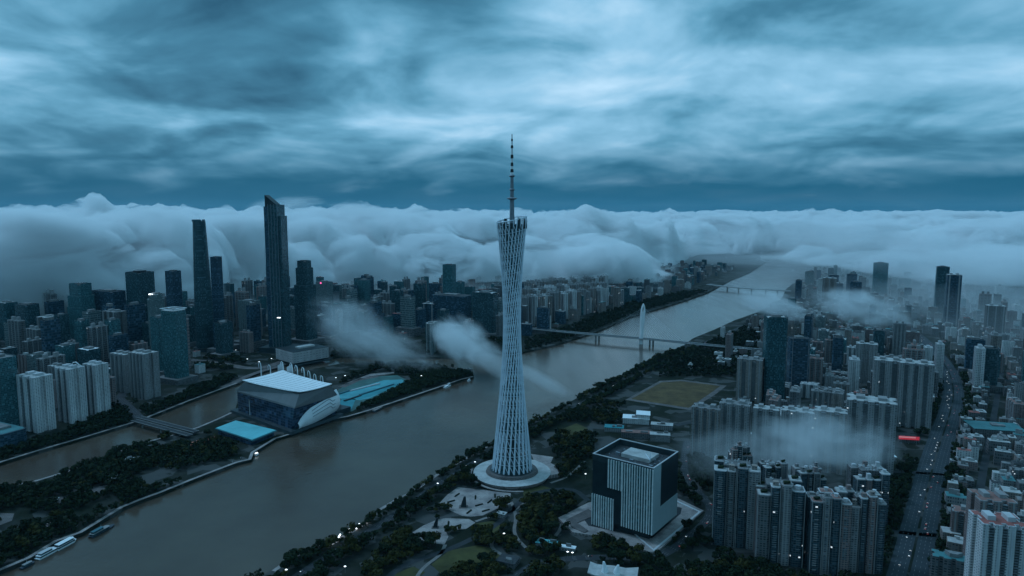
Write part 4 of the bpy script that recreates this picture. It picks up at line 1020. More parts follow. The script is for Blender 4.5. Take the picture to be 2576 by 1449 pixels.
T('long dark office block at the foot of the lone teal tower', 'glass', 1085, 1190, 745, 828, ratio=.5, mat='navy')
T('wide dark block with a pale roof edge just left of the lattice tower', 'glass', 1186, 1256, 738, 848, ratio=.6, mat='glass_dark', topmat='rooflight', crown=3)
T('narrow tower framed by two pale vertical edges near the lone teal tower', 'apart', 1062, 1106, 765, 822, mat='navy', ratio=.7, n=1, balc=False)
T('thin pale tower behind the bright wisp of cloud', 'apart', 1072, 1096, 815, 893, mat='glass_grey', ratio=1, n=1, balc=False)
T('dim tower with a red light on its face, right of the stepped green-blue tower', 'glass', 795, 842, 710, 800, mat='glass_grey', ratio=.8)
x_, y_ = P(816, 800); MB().box(-3, 3, -.5, .5, -3, 3).build('red_sign_lamp', M['redlamp'], None, label='glowing red sign light high on a dim tower near the cloud', category='sign light').location = (x_, y_-40, hgt(y_-40, 712))
T('dark glass tower on the far bank nearest the cloud foot, with a flat top', 'glass', 900, 935, 705, 790, mat='glass_teal', ratio=.9)
# white flats by the channel
T('white apartment tower standing alone nearest the channel', 'apart', 60, 136, 948, 1090, mat='pale', n=2, ratio=.62, cat='apartment block')
T('white apartment tower with a curved roof vane, middle of the trio by the channel', 'apart', 154, 218, 928, 1066, mat='pale', n=2, ratio=.75, cat='apartment block')
T('white apartment tower at the channel end of the trio, with a tall roof house', 'apart', 221, 277, 918, 1046, mat='pale', n=2, ratio=.75, cat='apartment block')
T('grey-white apartment tower half hidden behind the white trio', 'apart', 130, 172, 922, 1008, mat='grey', n=2, ratio=.8, cat='apartment block')
T('ribbed pale apartment slab behind, partner of the brighter ribbed slab', 'apart', 286, 346, 892, 990, mat='grey', n=3, ratio=.6, cat='apartment block')
T('brightly ribbed pale apartment slab by the waterside trees', 'apart', 334, 402, 890, 1006, mat='grey', n=4, ratio=.7, cat='apartment block')
x_, y_ = P(184, 1066); v = thing('roof_vane', 'curved white vane sculpture on the roof of the middle white apartment tower', 'roof sculpture', (x_, y_+24, hgt(y_+24, 922)))
MB().tube([(-9,0,-1),(-8.5,0,5),(-6,0,9),(0,0,10),(4,0,7),(8,0,3),(14,0,1)], [1.2,1.3,1.3,1.4,1.4,1.2,.8], 6).build('arch', M['white'], v); MB().prism(rect(24, 5), -6, -.8).build('base', M['rib'], v)
# right bank
T('dark slab tower in far haze, tallest between the river and the boulevard', 'glass', 2194, 2228, 662, 748, mat='glass_teal', ratio=.7, crown=2, topmat='rooflight')
T('dark twin tower standing in haze, upper one against the cloud', 'glass', 2348, 2378, 672, 800, mat='glass_dark', ratio=.8, crown=2)
T('dark twin tower standing in haze, lower one with pale edges', 'apart', 2374, 2408, 692, 822, mat='navy', n=1, ratio=.8, balc=False)
T('pale hazy tower near the far bridge on the south bank', 'glass', 2024, 2046, 684, 724, mat='glass_grey', ratio=.8)
T('dim hazy tower pair-mate behind the small drifting clouds', 'glass', 2128, 2152, 690, 750, mat='navy', ratio=.8)
T('lone hazy slab tower at the far right edge of the district', 'apart', 2476, 2520, 770, 850, mat='dim', n=2, ratio=.6, balc=False)
T('dull slab of flats in haze left of the far dark slab tower', 'apart', 2068, 2100, 700, 765, mat='warm', n=2, ratio=.6, balc=False)
T('tall dark teal glass tower on the south bank, highest there', 'glass', 1913, 1972, 800, 1012, rot=math.radians(-8), ratio=.8, mat='glass_teal2', topmat='rooflight', crown=3, podium=False)
T('second dark tower of the south bank with one thin pale edge', 'glass', 1976, 2031, 853, 988, rot=math.radians(-8), ratio=.8, mat='navy', crown=2, fins=1)
T('buff apartment tower with an open roof frame left of the tall teal glass tower', 'apart', 1852, 1916, 905, 1012, mat='warm', n=2, ratio=.7, cat='apartment block', roof='roofgrey')
T('tower framed like a gate by pale edges behind the grey apartment pair', 'apart', 2150, 2200, 866, 965, mat='grey', n=1, ratio=.6, cat='apartment block', balc=False)
T('tall grey apartment tower with twin roof frames, left of its pair', 'apart', 2192, 2262, 908, 1065, mat='grey', n=2, ratio=.7, cat='apartment block')
T('tall grey apartment tower beside the tree-lined boulevard, right of its pair', 'apart', 2254, 2334, 915, 1078, mat='grey', n=3, ratio=.7, cat='apartment block')
T('ribbed grey slab of flats at the near end of the fog-wrapped row', 'apart', 1737, 1812, 1028, 1152, mat='warm', n=3, ratio=.6, cat='apartment block', roof='roofgrey')
T('ribbed grey slab of flats second in the fog-wrapped row', 'apart', 1806, 1884, 1018, 1158, mat='grey', n=3, ratio=.6, cat='apartment block', roof='roofgrey')
T('slab of flats third in the row, its face lost in fog', 'apart', 1890, 1955, 1030, 1172, mat='grey', n=2, ratio=.6, cat='apartment block')
T('slab of flats fourth in the row, deep in the fog', 'apart', 1962, 2040, 1036, 1182, mat='grey', n=3, ratio=.6, cat='apartment block')
T('slab of flats fifth in the row, rising behind the fog', 'apart', 2044, 2120, 1036, 1190, mat='warm', n=2, ratio=.6, cat='apartment block')
T('pale apartment block with small roof frames at the far end of the fog-wrapped row', 'apart', 2124, 2238, 1010, 1192, mat='grey', n=4, ratio=.6, cat='apartment block')
for q in (('near-left angular apartment cluster beside the dark cube building', 1790, 1902, 1178, 1378, 1), ('angular apartment cluster, second from the dark cube', 1890, 2012, 1228, 1424, 2), ('angular apartment cluster, third from the dark cube', 2018, 2128, 1262, 1452, 3), ('angular apartment cluster nearest the boulevard trees', 2110, 2214, 1258, 1446, 4), ('apartment block behind the front four, next to the boulevard', 2126, 2226, 1190, 1330, 5), ('apartment block tucked behind the near-left angular cluster', 1826, 1886, 1132, 1290, 6), ('apartment block rising between the second and third clusters', 1985, 2070, 1190, 1335, 7), ('apartment block behind the second angular cluster', 1902, 1972, 1176, 1310, 8)):
    T(q[0], 'bays', *q[1:5], rot=math.radians(-20+3*q[5]), ratio=.85, cat='apartment block', seed=q[5], roof=('roofpink', 'roofgrey', 'rooflight')[q[5] % 3])
T('white apartment tower with dark window strips and a red roof terrace at the lower corner', 'apart', 2420, 2548, 1318, 1640, mat='pale', n=3, ratio=.8, rot=math.radians(-12), cat='apartment block', roof='roofred')
T('older apartment tower with pinkish roof terraces behind the lower-corner white tower', 'apart', 2424, 2530, 1258, 1470, mat='pink', n=2, ratio=.9, rot=math.radians(-12), cat='apartment block', roof='roofpink')
# ------------------------------------------------------------------ a few low buildings that stand out
def house(px, py, w, d, h, rot, wall, roof, label, cat='building', name='flat_roofed_building', parts=()):
    x, y = P(px, py); t = thing(name, label, cat, (x, y, 0), rot); CLEAR.append([(x+rot2(a, b, rot)[0], y+rot2(a, b, rot)[1]) for a, b in rect(w*1.2, d*1.2)])
    MB().box(-w/2, w/2, -d/2, d/2, 0, h).build('walls', M[wall], t); MB().box(-w/2-.6, w/2+.6, -d/2-.6, d/2+.6, h, h+.7).build('roof', M[roof], t)
    roof_bits(t, w, d, h+.6, 'roofgrey', 2, .5); return t
x, y = P(2286, 1117); t = thing('lit_sign', 'long red glowing shop sign beside the boulevard trees', 'sign', (x, y, 0), -.2)
CLEAR.append([P(*q) for q in ((2240,1160),(2240,1098),(2330,1098),(2325,1160))]); MB().box(-19, 19, -.3, .3, 9, 16).build('face', M['redsign'], t); MB().box(-19.4, 19.4, .3, .8, 8.6, 16.4).build('backing', M['dark'], t); [MB().tube([(a, .6, 0), (a, .6, 9)], .3, 6).build('post', M['steel_dim'], t) for a in (-14, 0, 14)]; MB().box(-19, 12, -.5, -.3, 12.6, 15.4).build('pale_strip', M['pinkpale'], t)
t = house(1600, 1062, 58, 30, 12, -.2, 'pale', 'white', 'white school hall with a stepped white roof beside the sports field')
MB().box(2, 29, -12, 13, 12.7, 21).build('upper_hall', M['pale'], t); MB().slab([(0,-14),(31,-14),(31,15),(0,15)], [22.2, 21.6, 22.6, 23.2], .9).build('upper_roof', M['white'], t)
house(1665, 1078, 46, 20, 10, -.25, 'grey', 'rooflight', 'long low school wing with a pale roof right of the white hall')
house(1545, 1083, 40, 22, 9, -.2, 'grey', 'cyan2', 'low hall with a teal roof left of the white school hall')
house(1600, 1100, 60, 18, 12, -.2, 'dim', 'roofpink', 'low block with a dull pink roof behind the dark cube building')
house(1660, 1108, 40, 18, 14, -.2, 'grey', 'rooflight', 'grey-roofed block close behind the dark cube building')
house(2010, 885, 60, 26, 12, -.2, 'grey', 'rooflight', 'low hall with a pale roof under the small drifting cloud')
house(1860, 1040, 50, 20, 9, -.2, 'dim', 'rooflight', 'bent pale-roofed shed in front of the dark teal glass tower')
house(2500, 1095, 96, 60, 20, -.25, 'dim', 'roofteal', 'wide market hall with a pale-edged teal roof by the boulevard', name='market_hall')
house(2286, 1112, 38, 10, 9, -.2, 'dim', 'red', 'low shop with a bright red awning roof beside the boulevard trees', name='shop')
house(2238, 1155, 16, 22, 8, -.15, 'grey', 'white', 'small white-roofed kiosk building beside the boulevard trees', name='kiosk')
house(2205, 1200, 22, 12, 9, -.3, 'grey', 'white', 'small white-roofed lift room behind the angular apartment clusters', name='kiosk')
house(336, 1164, 26, 14, 7, .5, 'dim', 'white', 'white-roofed visitor lodge on the wooded island', name='lodge')
house(284, 1209, 22, 16, 6, .4, 'dim', 'rooflight', 'glass-roofed garden house in the middle of the island woods', name='lodge')
house(128, 1425-160, 20, 12, 5, .3, 'grey', 'rooflight', 'pale garden pavilion on the island lawn', name='pavilion')
house(1376, 1374, 30, 12, 6, -.3, 'grey', 'cyan', 'small station hall with a bright glassy roof in the park', name='station_hall')
house(1428, 1384, 22, 7, 5, -.3, 'grey', 'white', 'narrow white-roofed shelter next to the bright station hall', name='shelter')
house(1278, 1375+44, 26, 20, 7, -.4, 'dim', 'roofdark', 'dark flat-roofed park hall by the service road', name='park_hall')
house(1182, 925+14, 14, 10, 14, -.4, 'grey', 'rooflight', 'little pale pier house at the tip of the island', name='pier_house')
house(1262, 1300, 14, 9, 6, -.4, 'grey', 'rooflight', 'tiny pale pavilion beside the larger plaza', name='pavilion')
# horned white roof at the lower edge
x, y = P(1540, 1462); t = thing('horned_pavilion', 'white club building with curling horned roof ends at the lower edge of the picture', 'pavilion', (x, y, 0), -.25)
MB().box(-26, 26, -12, 12, 0, 11).build('walls', M['grey'], t); MB().loft([[(a, -14, z), (a, 14, z), (a, 14, z+1.2), (a, -14, z+1.2)] for a, z in ((-30, 14), (-20, 11.5), (0, 12.5), (16, 11.4), (32, 14.5))]).build('roof', M['rooflight'], t)
for a, hh in ((-9, 15), (6, 13)): MB().loft([ell(4.6, 3, 10, 12, 0, a, -4), ell(3.6, 2.4, 10, 18, 0, a, -4), ell(1.4, 1, 10, 12+hh, 0, a+1.6*(1 if a > 0 else -1), -4)]).build('horn', M['white'], t)
CLEAR.append([P(*q) for q in ((1470,1500),(1470,1425),(1610,1425),(1610,1500))])
# ------------------------------------------------------------------ the city between
PROTO = {}
def proto(key, fn, *a, **k):
    t = thing('apartment_block' if fn is apart else 'office_block', 'x', 'building', (0, 0, 0)); fn(t, *a, **k); PROTO[key] = (t, a[2], max(a[0], a[1])); return t
def low(t, w, d, h, mat='grey', roof='roofgrey'):
    MB().prism([(-w/2,-d/2),(w/2,-d/2),(w/2,d*.1),(w*.2,d*.1),(w*.2,d/2),(-w/2,d/2)], 0, h).build('walls', M[mat], t)
    MB().prism([(-w*.48,-d*.48),(w*.48,-d*.48),(w*.48,d*.08),(w*.18,d*.08),(w*.18,d*.48),(-w*.48,d*.48)], h-.1, h+.35).build('roof', M[roof], t)
    roof_bits(t, w*.8, d*.5, h+.3, R.choice(('rooflight','roofgrey','ribgrey')), 3)
proto('pale apartment tower', apart, 34, 22, 78, mat='pale', n=2)
proto('grey apartment tower', apart, 40, 20, 88, mat='grey', n=3, rib='ribgrey', roof='roofgrey')
proto('buff apartment tower', apart, 36, 22, 70, mat='warm', n=2, rib='ribgrey', roof='roofgrey')
proto('dim concrete apartment slab', apart, 52, 18, 56, mat='dim', n=3, rib='ribgrey', roof='roofgrey')
proto('pinkish apartment slab', apart, 46, 18, 50, mat='pink', n=3, roof='roofpink', rib='ribgrey')
proto('dark glass office block', glass_tower, 40, 32, 95, mat='glass_dark', crown=4)
proto('teal glass office block', glass_tower, 36, 36, 84, mat='glass_teal', crown=3, topmat='rooflight')
proto('pale grey office block', glass_tower, 44, 26, 64, mat='glass_grey', crown=3, topmat='rooflight')
proto('navy glass office slab', glass_tower, 52, 24, 74, mat='navy', crown=2)
proto('low grey flat-roofed building', low, 34, 24, 22, 'grey', 'roofgrey')
proto('low buff flat-roofed building', low, 28, 26, 26, 'warm', 'rooflight')
proto('low pale-roofed building', low, 40, 22, 15, 'dim', 'rooflight')
proto('low teal-roofed building', low, 44, 26, 12, 'grey', 'roofteal')
proto('low red-roofed building', low, 24, 18, 18, 'pink', 'roofred')
proto('low dark-roofed building', low, 30, 24, 24, 'dim', 'roofdark')
HIGH = list(PROTO)[:9]; LOW = list(PROTO)[9:]
def in_view(x, y, z=20, m=40):
    zc_ = zc(y, z)
    if zc_ < 300: return False
    px = CX+F*x/zc_; py = CY-F*(y*sth+(z-CAMH)*cth)/zc_
    return -m < px < 2576+m and py < 1449+m*2.5
def spots(x0, x1, y0, y1, step, rot, test):
    n = int(max(x1-x0, y1-y0)/step); cx, cy = (x0+x1)/2, (y0+y1)/2; r = []
    for i in range(-n, n+1):
        for j in range(-n, n+1):
            a, b = rot2(i*step+R.uniform(-.28, .28)*step, j*step+R.uniform(-.28, .28)*step, rot)
            p = (cx+a, cy+b)
            if x0 < p[0] < x1 and y0 < p[1] < y1 and in_view(*p, 20, 330) and test(p): r.append(p)
    return r
def clear_of_heroes(p, m): return all((p[0]-x)**2+(p[1]-y)**2 > (r+m)**2 for x, y, r in FOOT)
cand = []
north_in = lambda m: (lambda p: inside(p, north) and clear_of_heroes(p, 20) and free(p, 22) and not near_shore(p, m))
for p in spots(-4200, 2600, 1350, 5600, 84, math.radians(-24), north_in(150)):
    D = math.hypot(*p); u = R.random()
    core_ = math.exp(-((p[0]+900)/900)**2-((p[1]-2700)/800)**2)
    if p[1] < 2080 and -900 < p[0] < 400: continue       # open plaza axis behind the channel
    if p[0] > -760 and p[1] < 2450 and p[0] < 0: continue
    if u < .12: k = R.choice(LOW); h = R.uniform(10, 26)
    elif core_ > .35: k = R.choice(HIGH[3:]); h = R.uniform(50, 150)
    else: k = R.choice(HIGH[:5]+HIGH); h = R.uniform(30, 105)
    if p[1] > 3500: h *= .8
    cand.append((p, k, h, 'north'))
# row of slabs along the far bank
for i in range(17):
    for j in range(3):
        px = 1318+i*12+R.uniform(-3, 3)+j*6; yb = 828-i*2.6-j*16
        p = P(px, yb-6); cand.append((p, R.choice(('grey apartment tower','pale apartment tower','buff apartment tower')), hgt(p[1], yb-78+i*1.4-R.uniform(0, 8)), 'row'))
south_in = lambda m: (lambda p: inside(p, south) and clear_of_heroes(p, 9) and free(p, 11) and not near_shore(p, m))
def east(p):
    px = CX+F*p[0]/zc(p[1]); return px
for p in spots(300, 5200, 600, 5600, 29, math.radians(-14), south_in(70)):
    px = east(p); u = R.random(); D = math.hypot(*p)
    py = CY-F*(p[1]*sth-CAMH*cth)/zc(p[1])
    if px < 1480 or (py > 1130 and px < 2380): continue
    if px < 1800 and py < 925: continue
    if 1550 < px < 1850 and 930 < py < 1050: continue
    if px < 1900 and py > 835:
        if R.random() < .55 or (px < 1760 and py > 1035): continue
        u = 0
    if D > 2300 and R.random() < .66: continue
    if px < 2380 and R.random() < .25: continue
    if (px > 2380 and u < .93) or u < .74: k = R.choice(LOW+LOW[:2]); h = R.uniform(9, 28) if D < 2600 else R.uniform(14, 44)
    else: k = R.choice(HIGH[:5]) ; h = R.uniform(26, 62)
    if D > 1700 and R.random() < .10: k = R.choice(HIGH[:9]); h = R.uniform(55, 115)
    cand.append((p, k, h, 'south'))
def show(c): p, k, h, z = c; D2_ = p[0]**2+p[1]**2; return h*PROTO[k][2]/D2_
def in_cloud(c):
    p = c[0]; az = math.degrees(math.atan2(*p)); return math.hypot(*p) > lerp_tab(CLOUD_SHEETS[0][1], az)+500
cand = [c for c in cand if not in_cloud(c)]
vis = lambda c: in_view(*c[0], c[2]*.6, -6)
show_ = lambda c: show(c) if vis(c) else 0
nn = sorted([c for c in cand if c[3] == 'north'], key=show_, reverse=True); rr = [c for c in cand if c[3] == 'row']; ss = sorted([c for c in cand if c[3] == 'south'], key=show_, reverse=True)
DIST = {'north': ('buildings of the north bank district', ' in the crowded north bank district'), 'row': ('slab towers along the far bank', ' in the packed row along the far bank'), 'south': ('buildings of the south-east district', ' in the crowded south-east district')}
used = set()
for p, k, h, z in nn[:112]+rr+ss[:135]:
    t, ph, pw = PROTO[k]
    tall = 'tall ' if h > 1.25*ph else ('short ' if h < .7*ph else '')
    D = math.hypot(*p); far = ', far off in haze' if D > 2900 else ''
    lab = tall+k+far+DIST[z][1]
    s = R.uniform(.85, 1.2) if z != 'south' or k in HIGH else R.uniform(.55, .95); args = dict(loc=(p[0], p[1], 0), rz=RG+R.choice((0, math.pi/2))+R.uniform(-.08, .08) if z != 'row' else RG-.3, label=lab, group=k+'s, '+DIST[z][0], scale=(s, s*R.uniform(.85, 1.15), h/ph))
    dup(t, **args)
for k, (t, _, _) in PROTO.items():
    for c in list(t.children): bpy.data.objects.remove(c)
    bpy.data.objects.remove(t)
rest = nn[112:]+ss[135:]
mats = ['grey', 'warm', 'dim', 'pink', 'pale', 'glass_dark', 'glass_teal', 'navy', 'roofgrey', 'rooflight', 'roofdark', 'roofred', 'roofteal']
def stuff_city(name, label, items):
    acc = {m: MB() for m in mats}
    for p, k, h, z in items:
        a = RG+R.choice((0, math.pi/2))+R.uniform(-.06, .06); w, d = (R.uniform(26, 50), R.uniform(16, 26)) if k in HIGH else (R.uniform(12, 30), R.uniform(10, 22))
        ap = 'apartment' in k
        pl = notched(w, d, R.choice((1, 2, 3)), d*.16) if k in HIGH and ap else rect(w, d)
        tr = lambda q: [(p[0]+rot2(x, y, a)[0], p[1]+rot2(x, y, a)[1]) for x, y in q]
        wm = R.choice(mats[:5]) if ap or k in LOW else R.choice(mats[5:8])
        rm = R.choice(('roofgrey', 'rooflight', 'roofgrey', 'roofdark')) if R.random() < .85 else R.choice(('roofred', 'roofteal'))
        acc[wm].prism(tr(pl), 0, h); acc[rm].prism(tr(scalep(pl, .96)), h-.1, h+.4)
        q = [(x+R.uniform(-.2, .2)*w, y) for x, y in rect(w*.24, d*.4)]; acc[R.choice(mats[8:10])].prism(tr(q), h+.3, h+R.uniform(2.5, 7))
    V = []; Fc = []; mi = []
    for i, m in enumerate(mats):
        o = len(V); V += acc[m].v; Fc += [tuple(k+o for k in f) for f in acc[m].f]; mi += [i]*len(acc[m].f)
    me = bpy.data.meshes.new(name); me.from_pydata(V, [], Fc)
    for m in mats: me.materials.append(M[m])
    me.polygons.foreach_set('material_index', mi); me.update(); link(name, me, kind='stuff', label=label)
stuff_city('distant_buildings', 'mass of distant blocks of the north bank fading under the cloud', nn[112:])
stuff_city('distant_buildings', 'mass of small distant roofs of the south-east district', ss[135:])
# ------------------------------------------------------------------ trees
def crown_geo(mb, cx, cy, cz, r, hgt_, n, rnd, size):
    """leaf clumps spread over several uneven lobes"""
    lobes = [(0, 0, .1, .72)]
    for i in range(5):
        a = rnd.uniform(0, 6.283); q = rnd.uniform(.35, .62); lobes.append((math.cos(a)*q, math.sin(a)*q, rnd.uniform(-.35, .55), rnd.uniform(.32, .55)))
    for i in range(n):
        lx, ly, lz, lr = rnd.choice(lobes)
        u = rnd.uniform(-.75, 1); a = rnd.uniform(0, 6.283); s = math.sqrt(1-u*u) if abs(u) < 1 else 0; k = lr*rnd.uniform(.75, 1.08)
        p = Vector((cx+(lx+s*math.cos(a)*k)*r, cy+(ly+s*math.sin(a)*k)*r, cz+(lz+u*k)*hgt_))
        nrm = Vector((s*math.cos(a)+rnd.uniform(-.6, .6), s*math.sin(a)+rnd.uniform(-.6, .6), u+rnd.uniform(-.2, .7))).normalized()
        t = nrm.orthogonal().normalized(); b = nrm.cross(t); w = size*rnd.uniform(.6, 1.3)
        o = len(mb.v)
        mb.v += [tuple(p+t*w), tuple(p+b*w*.8), tuple(p-t*w*.9), tuple(p-b*w)]; mb.f.append((o, o+1, o+2, o+3))
rt = random.Random(11)
TP = []
for i in range(4):
    t = thing('tree', 'x', 'tree'); r = (5.5, 6.5, 5.0, 7.5)[i]; hh = (11, 12.5, 13, 12)[i]
    mb = MB(); mb.tube([(0,0,-.3),(.15,.1,hh*.3),(.3,-.1,hh*.6)], [.42,.32,.16], 6)
    for k in range(4):
        a = k*1.6+i; mb.tube([(.1,.1,hh*(.28+.05*k)),(math.cos(a)*r*.45,math.sin(a)*r*.45,hh*(.52+.05*k))], [.2,.07], 5)
    mb.build('trunk', M['bark'], t)
    mb = MB(); crown_geo(mb, 0, 0, hh*.64, r, hh*.36, 260, rt, 1.15); mb.build('crown', M['leaf2' if i == 3 else 'leaf'], t); TP.append(t)
ZONES = [   # woods and park strips: outline, spacing, share of olive trees, name of the place
 ([(560,1500),(682,1440),(729,1406),(786,1380),(830,1372),(921,1318),(1002,1258),(1098,1199),(1210,1136),(1247,1116),(1330,1070),(1409,1032),(1505,976),(1570,947),(1643,905),(1716,878),(1760,880),(1640,935),(1560,985),(1470,1030),(1400,1070),(1340,1105),(1230,1175),(1130,1235),(1050,1290),(960,1350),(860,1420),(760,1500)], 8.5, .1, 'on the south bank shore'),
 ([(860,1500),(960,1380),(1040,1325),(1110,1262),(1160,1220),(1200,1190),(1300,1240),(1440,1250),(1480,1340),(1630,1400),(1640,1440),(1400,1449),(1200,1520)], 9.5, .5, 'in the park below the lattice tower'),
 ([(1330,1110),(1420,1050),(1520,1010),(1570,1020),(1560,1070),(1500,1110),(1480,1180),(1420,1220),(1390,1180),(1390,1130)], 10, .35, 'in the gardens between the lattice tower and the dark cube building'),
 ([(1640,1400),(1770,1300),(1800,1380),(1890,1420),(2020,1455),(2200,1480),(2210,1560),(1500,1560)], 9, .05, 'in the dark park at the feet of the angular apartment clusters'),
 ([(1700,1170),(1780,1150),(1790,1260),(1760,1280),(1705,1240)], 9, .0, 'behind the dark cube building'),
 ([(2212,1560),(2225,1330),(2240,1210),(2290,1110),(2335,1060),(2360,980),(2345,930),(2320,900),(2340,880),(2385,930),(2380,1060),(2335,1170),(2305,1290),(2270,1470),(2262,1560)], 8.5, .0, 'along the near side of the boulevard'),
 ([(2310,1560),(2345,1300),(2378,1150),(2412,1050),(2425,985),(2405,925),(2350,865),(2380,860),(2440,920),(2462,1000),(2440,1120),(2425,1250),(2410,1440),(2400,1560)], 8.5, .0, 'along the far side of the boulevard'),
 ([(-160,1540),(0,1432),(150,1356),(260,1302),(359,1252),(480,1205),(600,1160),(590,1125),(540,1100),(480,1085),(440,1094),(365,1115),(260,1152),(187,1183),(91,1213),(0,1232),(-160,1280)], 8.6, .06, 'on the wooded river island'),
 ([(880,1040),(930,1026),(1000,1003),(1102,970),(1186,945),(1186,938),(1100,925),(1040,950),(1000,980),(930,1014),(895,1034)], 8.5, .0, 'on the shore of the cyan event ground'),
 ([(840,970),(960,915),(1100,922),(1090,945),(1035,948),(950,932),(880,962)], 11, .1, 'behind the cyan event ground'),
 ([(0,1160),(100,1130),(200,1101),(350,1056),(340,1020),(280,1000),(285,1040),(230,1060),(140,1100),(60,1115),(0,1130)], 8.5, .0, 'under the white flats by the channel'),
 ([(360,1052),(480,1004),(600,960),(590,945),(540,955),(480,980),(400,1020),(340,1030)], 8.5, .0, 'on the tip of the north bank by the channel'),
 ([(490,925),(560,935),(620,920),(600,900),(520,895)], 12, .2, 'on the lawn near the twin teal towers'),
 ([(830,900),(1000,893),(1200,893),(1300,880),(1290,850),(1180,860),(1000,870),(840,880)], 13, .1, 'along the far side of the channel'),
 ([(1320,884),(1400,862),(1496,832),(1587,793),(1717,755),(1782,732),(1720,735),(1600,760),(1500,795),(1400,835),(1320,858)], 14, .0, 'along the far bank beyond the bridge'),
 ([(1720,880),(1800,850),(1912,800),(1915,870),(1840,950),(1700,950),(1650,950)], 13, .0, 'among the roofs beside the long bridge'),
]
tr = []
for zi, (px, st, ol, where) in enumerate(ZONES):
    poly = [P(*q) for q in px]; xs = [p[0] for p in poly]; ys = [p[1] for p in poly]
    ni = int((max(xs)-min(xs))/st); nj = int((max(ys)-min(ys))/st)
    for i in range(ni+1):
        for j in range(nj+1):
            p = (min(xs)+(i+rt.uniform(0, 1))*st, min(ys)+(j+rt.uniform(0, 1))*st)
            if not inside(p, poly) or not (inside(p, south) or inside(p, north) or inside(p, island)): continue
            if not in_view(*p) or not free(p, 3.5) or near_shore(p, 4): continue
            if noise.noise(Vector((p[0]/70, p[1]/70, 3.3+zi))) > (.10 if zi in (1, 2) else (.25 if zi == 7 else .5)): continue
            if not clear_of_heroes(p, -2): continue
            tr.append((p, rt.uniform(.55, 1.5)*(1.15 if noise.noise(Vector((p[0]/45, p[1]/45, 8))) > 0 else .85), rt.random() < ol, where))
tr.sort(key=lambda q: q[1]/math.hypot(*q[0])/(1.0 if 0 else 1), reverse=True)
KINDS = ['round dark green tree', 'broad dark green tree', 'taller narrow dark green tree', 'wide olive-brown tree']
near_t = [q for q in tr if in_view(q[0][0], q[0][1], 8, -4)][:290]; ids = set(map(id, near_t))
for q in near_t:
    p, s, o, where = q; where = where.replace('in the dark park at the feet of the', 'at the feet of the'); k = 3 if o else rt.randrange(3)
    dup(TP[k], (p[0], p[1], 0), rt.uniform(0, 6.28), KINDS[k]+' '+where.replace('between the lattice tower and the dark cube building', 'beside the dark cube building'), KINDS[k]+'s '+where, (s, s, s*rt.uniform(.9, 1.15)))
for t in TP:
    for c in list(t.children): bpy.data.objects.remove(c)
    bpy.data.objects.remove(t)
woods = {}
for q in tr:
    if id(q) in ids: continue
    woods.setdefault((q[3], q[2]), []).append(q)
bark_mb = MB()
for (where, o), qs in woods.items():
    mb = MB()
    for p, s, _, _ in qs:
        D = math.hypot(*p); n = 90 if D < 1300 else (56 if D < 2000 else 34); sz = 1.7 if D < 1300 else (2.2 if D < 2000 else 3.0)
        r = 6*s; hh = 11.5*s
        crown_geo(mb, p[0], p[1], hh*.6, r, hh*.4, n, rt, sz)
    if mb.v: mb.build('woodland', M['leaf2' if o else 'leaf'], None, kind='stuff', label='mass of %s trees %s' % ('olive' if o else 'dark green', where))
# ------------------------------------------------------------------ boats
def boat(px, py, L, B, ang, hull, decks, label, name='moored_boat', canopy='white'):
    x, y = P(px, py, -5); t = thing(name, label, 'boat', (x, y, -5), ang)
    def hullring(z, k): return [(-L/2*k, -B/2*k, z), (L*.3, -B/2*k, z), (L*.45*k, -B*.22, z), (L/2*k, 0, z), (L*.45*k, B*.22, z), (L*.3, B/2*k, z), (-L/2*k, B/2*k, z)]
    MB().loft([hullring(-.6, .9), hullring(1.8, 1.0), hullring(2.1, 1.0)]).build('hull', M[hull], t)
    z = 2.1
    for i, (a, b, w, mt) in enumerate(decks):
        MB().box(a*L, b*L, -w*B/2, w*B/2, z, z+2.3).build('cabin', M['glass_dark'], t)
        MB().prism([(a*L-.8, -w*B/2-.5), (b*L+.5, -w*B/2-.5), (b*L+2.4, 0), (b*L+.5, w*B/2+.5), (a*L-.8, w*B/2+.5)], z+2.3, z+2.8).build('deck_roof', M[mt], t)
        z += 2.8
    MB().tube([(-L*.05, 0, z), (-L*.05, 0, z+3.5)], .15, 5).build('mast', M['white'], t)
SA = math.atan2(P(260, 1308)[1]-P(78, 1404)[1], P(260, 1308)[0]-P(78, 1404)[0])
boat(122, 1394, 36, 8.5, SA, 'white', [(-.42, .3, .9, 'white'), (-.36, .1, .7, 'rib')], 'white two-decked ferry moored at the island shore, nearest of the ferries but one', 'ferry')
boat(166, 1372, 34, 9, SA, 'white', [(-.44, .34, .9, 'rib'), (-.4, .28, .8, 'white')], 'white ferry with a striped full-length roof, moored bow to stern with the two-decked one', 'ferry')
boat(258, 1337, 44, 9, SA, 'hull', [(-.44, .2, .85, 'ribgrey'), (-.4, -.02, .6, 'rooft2')], 'long dark hulled ferry moored apart from the white pair', 'ferry')
boat(70, 1424, 20, 6, SA, 'hull', [(-.3, .2, .7, 'ribgrey')], 'small dark launch moored behind the white ferries by the island woods', 'launch')
boat(586, 1169, 26, 6.5, SA+.1, 'white', [(-.4, .2, .8, 'white')], 'white tour boat lying at the red court end of the island', 'tour_boat')
boat(606, 1160, 12, 4.5, SA+.1, 'white', [(-.3, .1, .7, 'white')], 'little white boat just ahead of the white tour boat', 'tour_boat')
boat(646, 1145, 10, 4, SA, 'white', [(-.3, .1, .7, 'lamp')], 'small boat with a brightly lit cabin roof off the island quay', 'lit_boat')
boat(1126, 973, 40, 8, SA-.1, 'white', [(-.4, .1, .8, 'white'), (.16, .3, .5, 'white')], 'white river boat near the far tip of the island', 'river_boat')
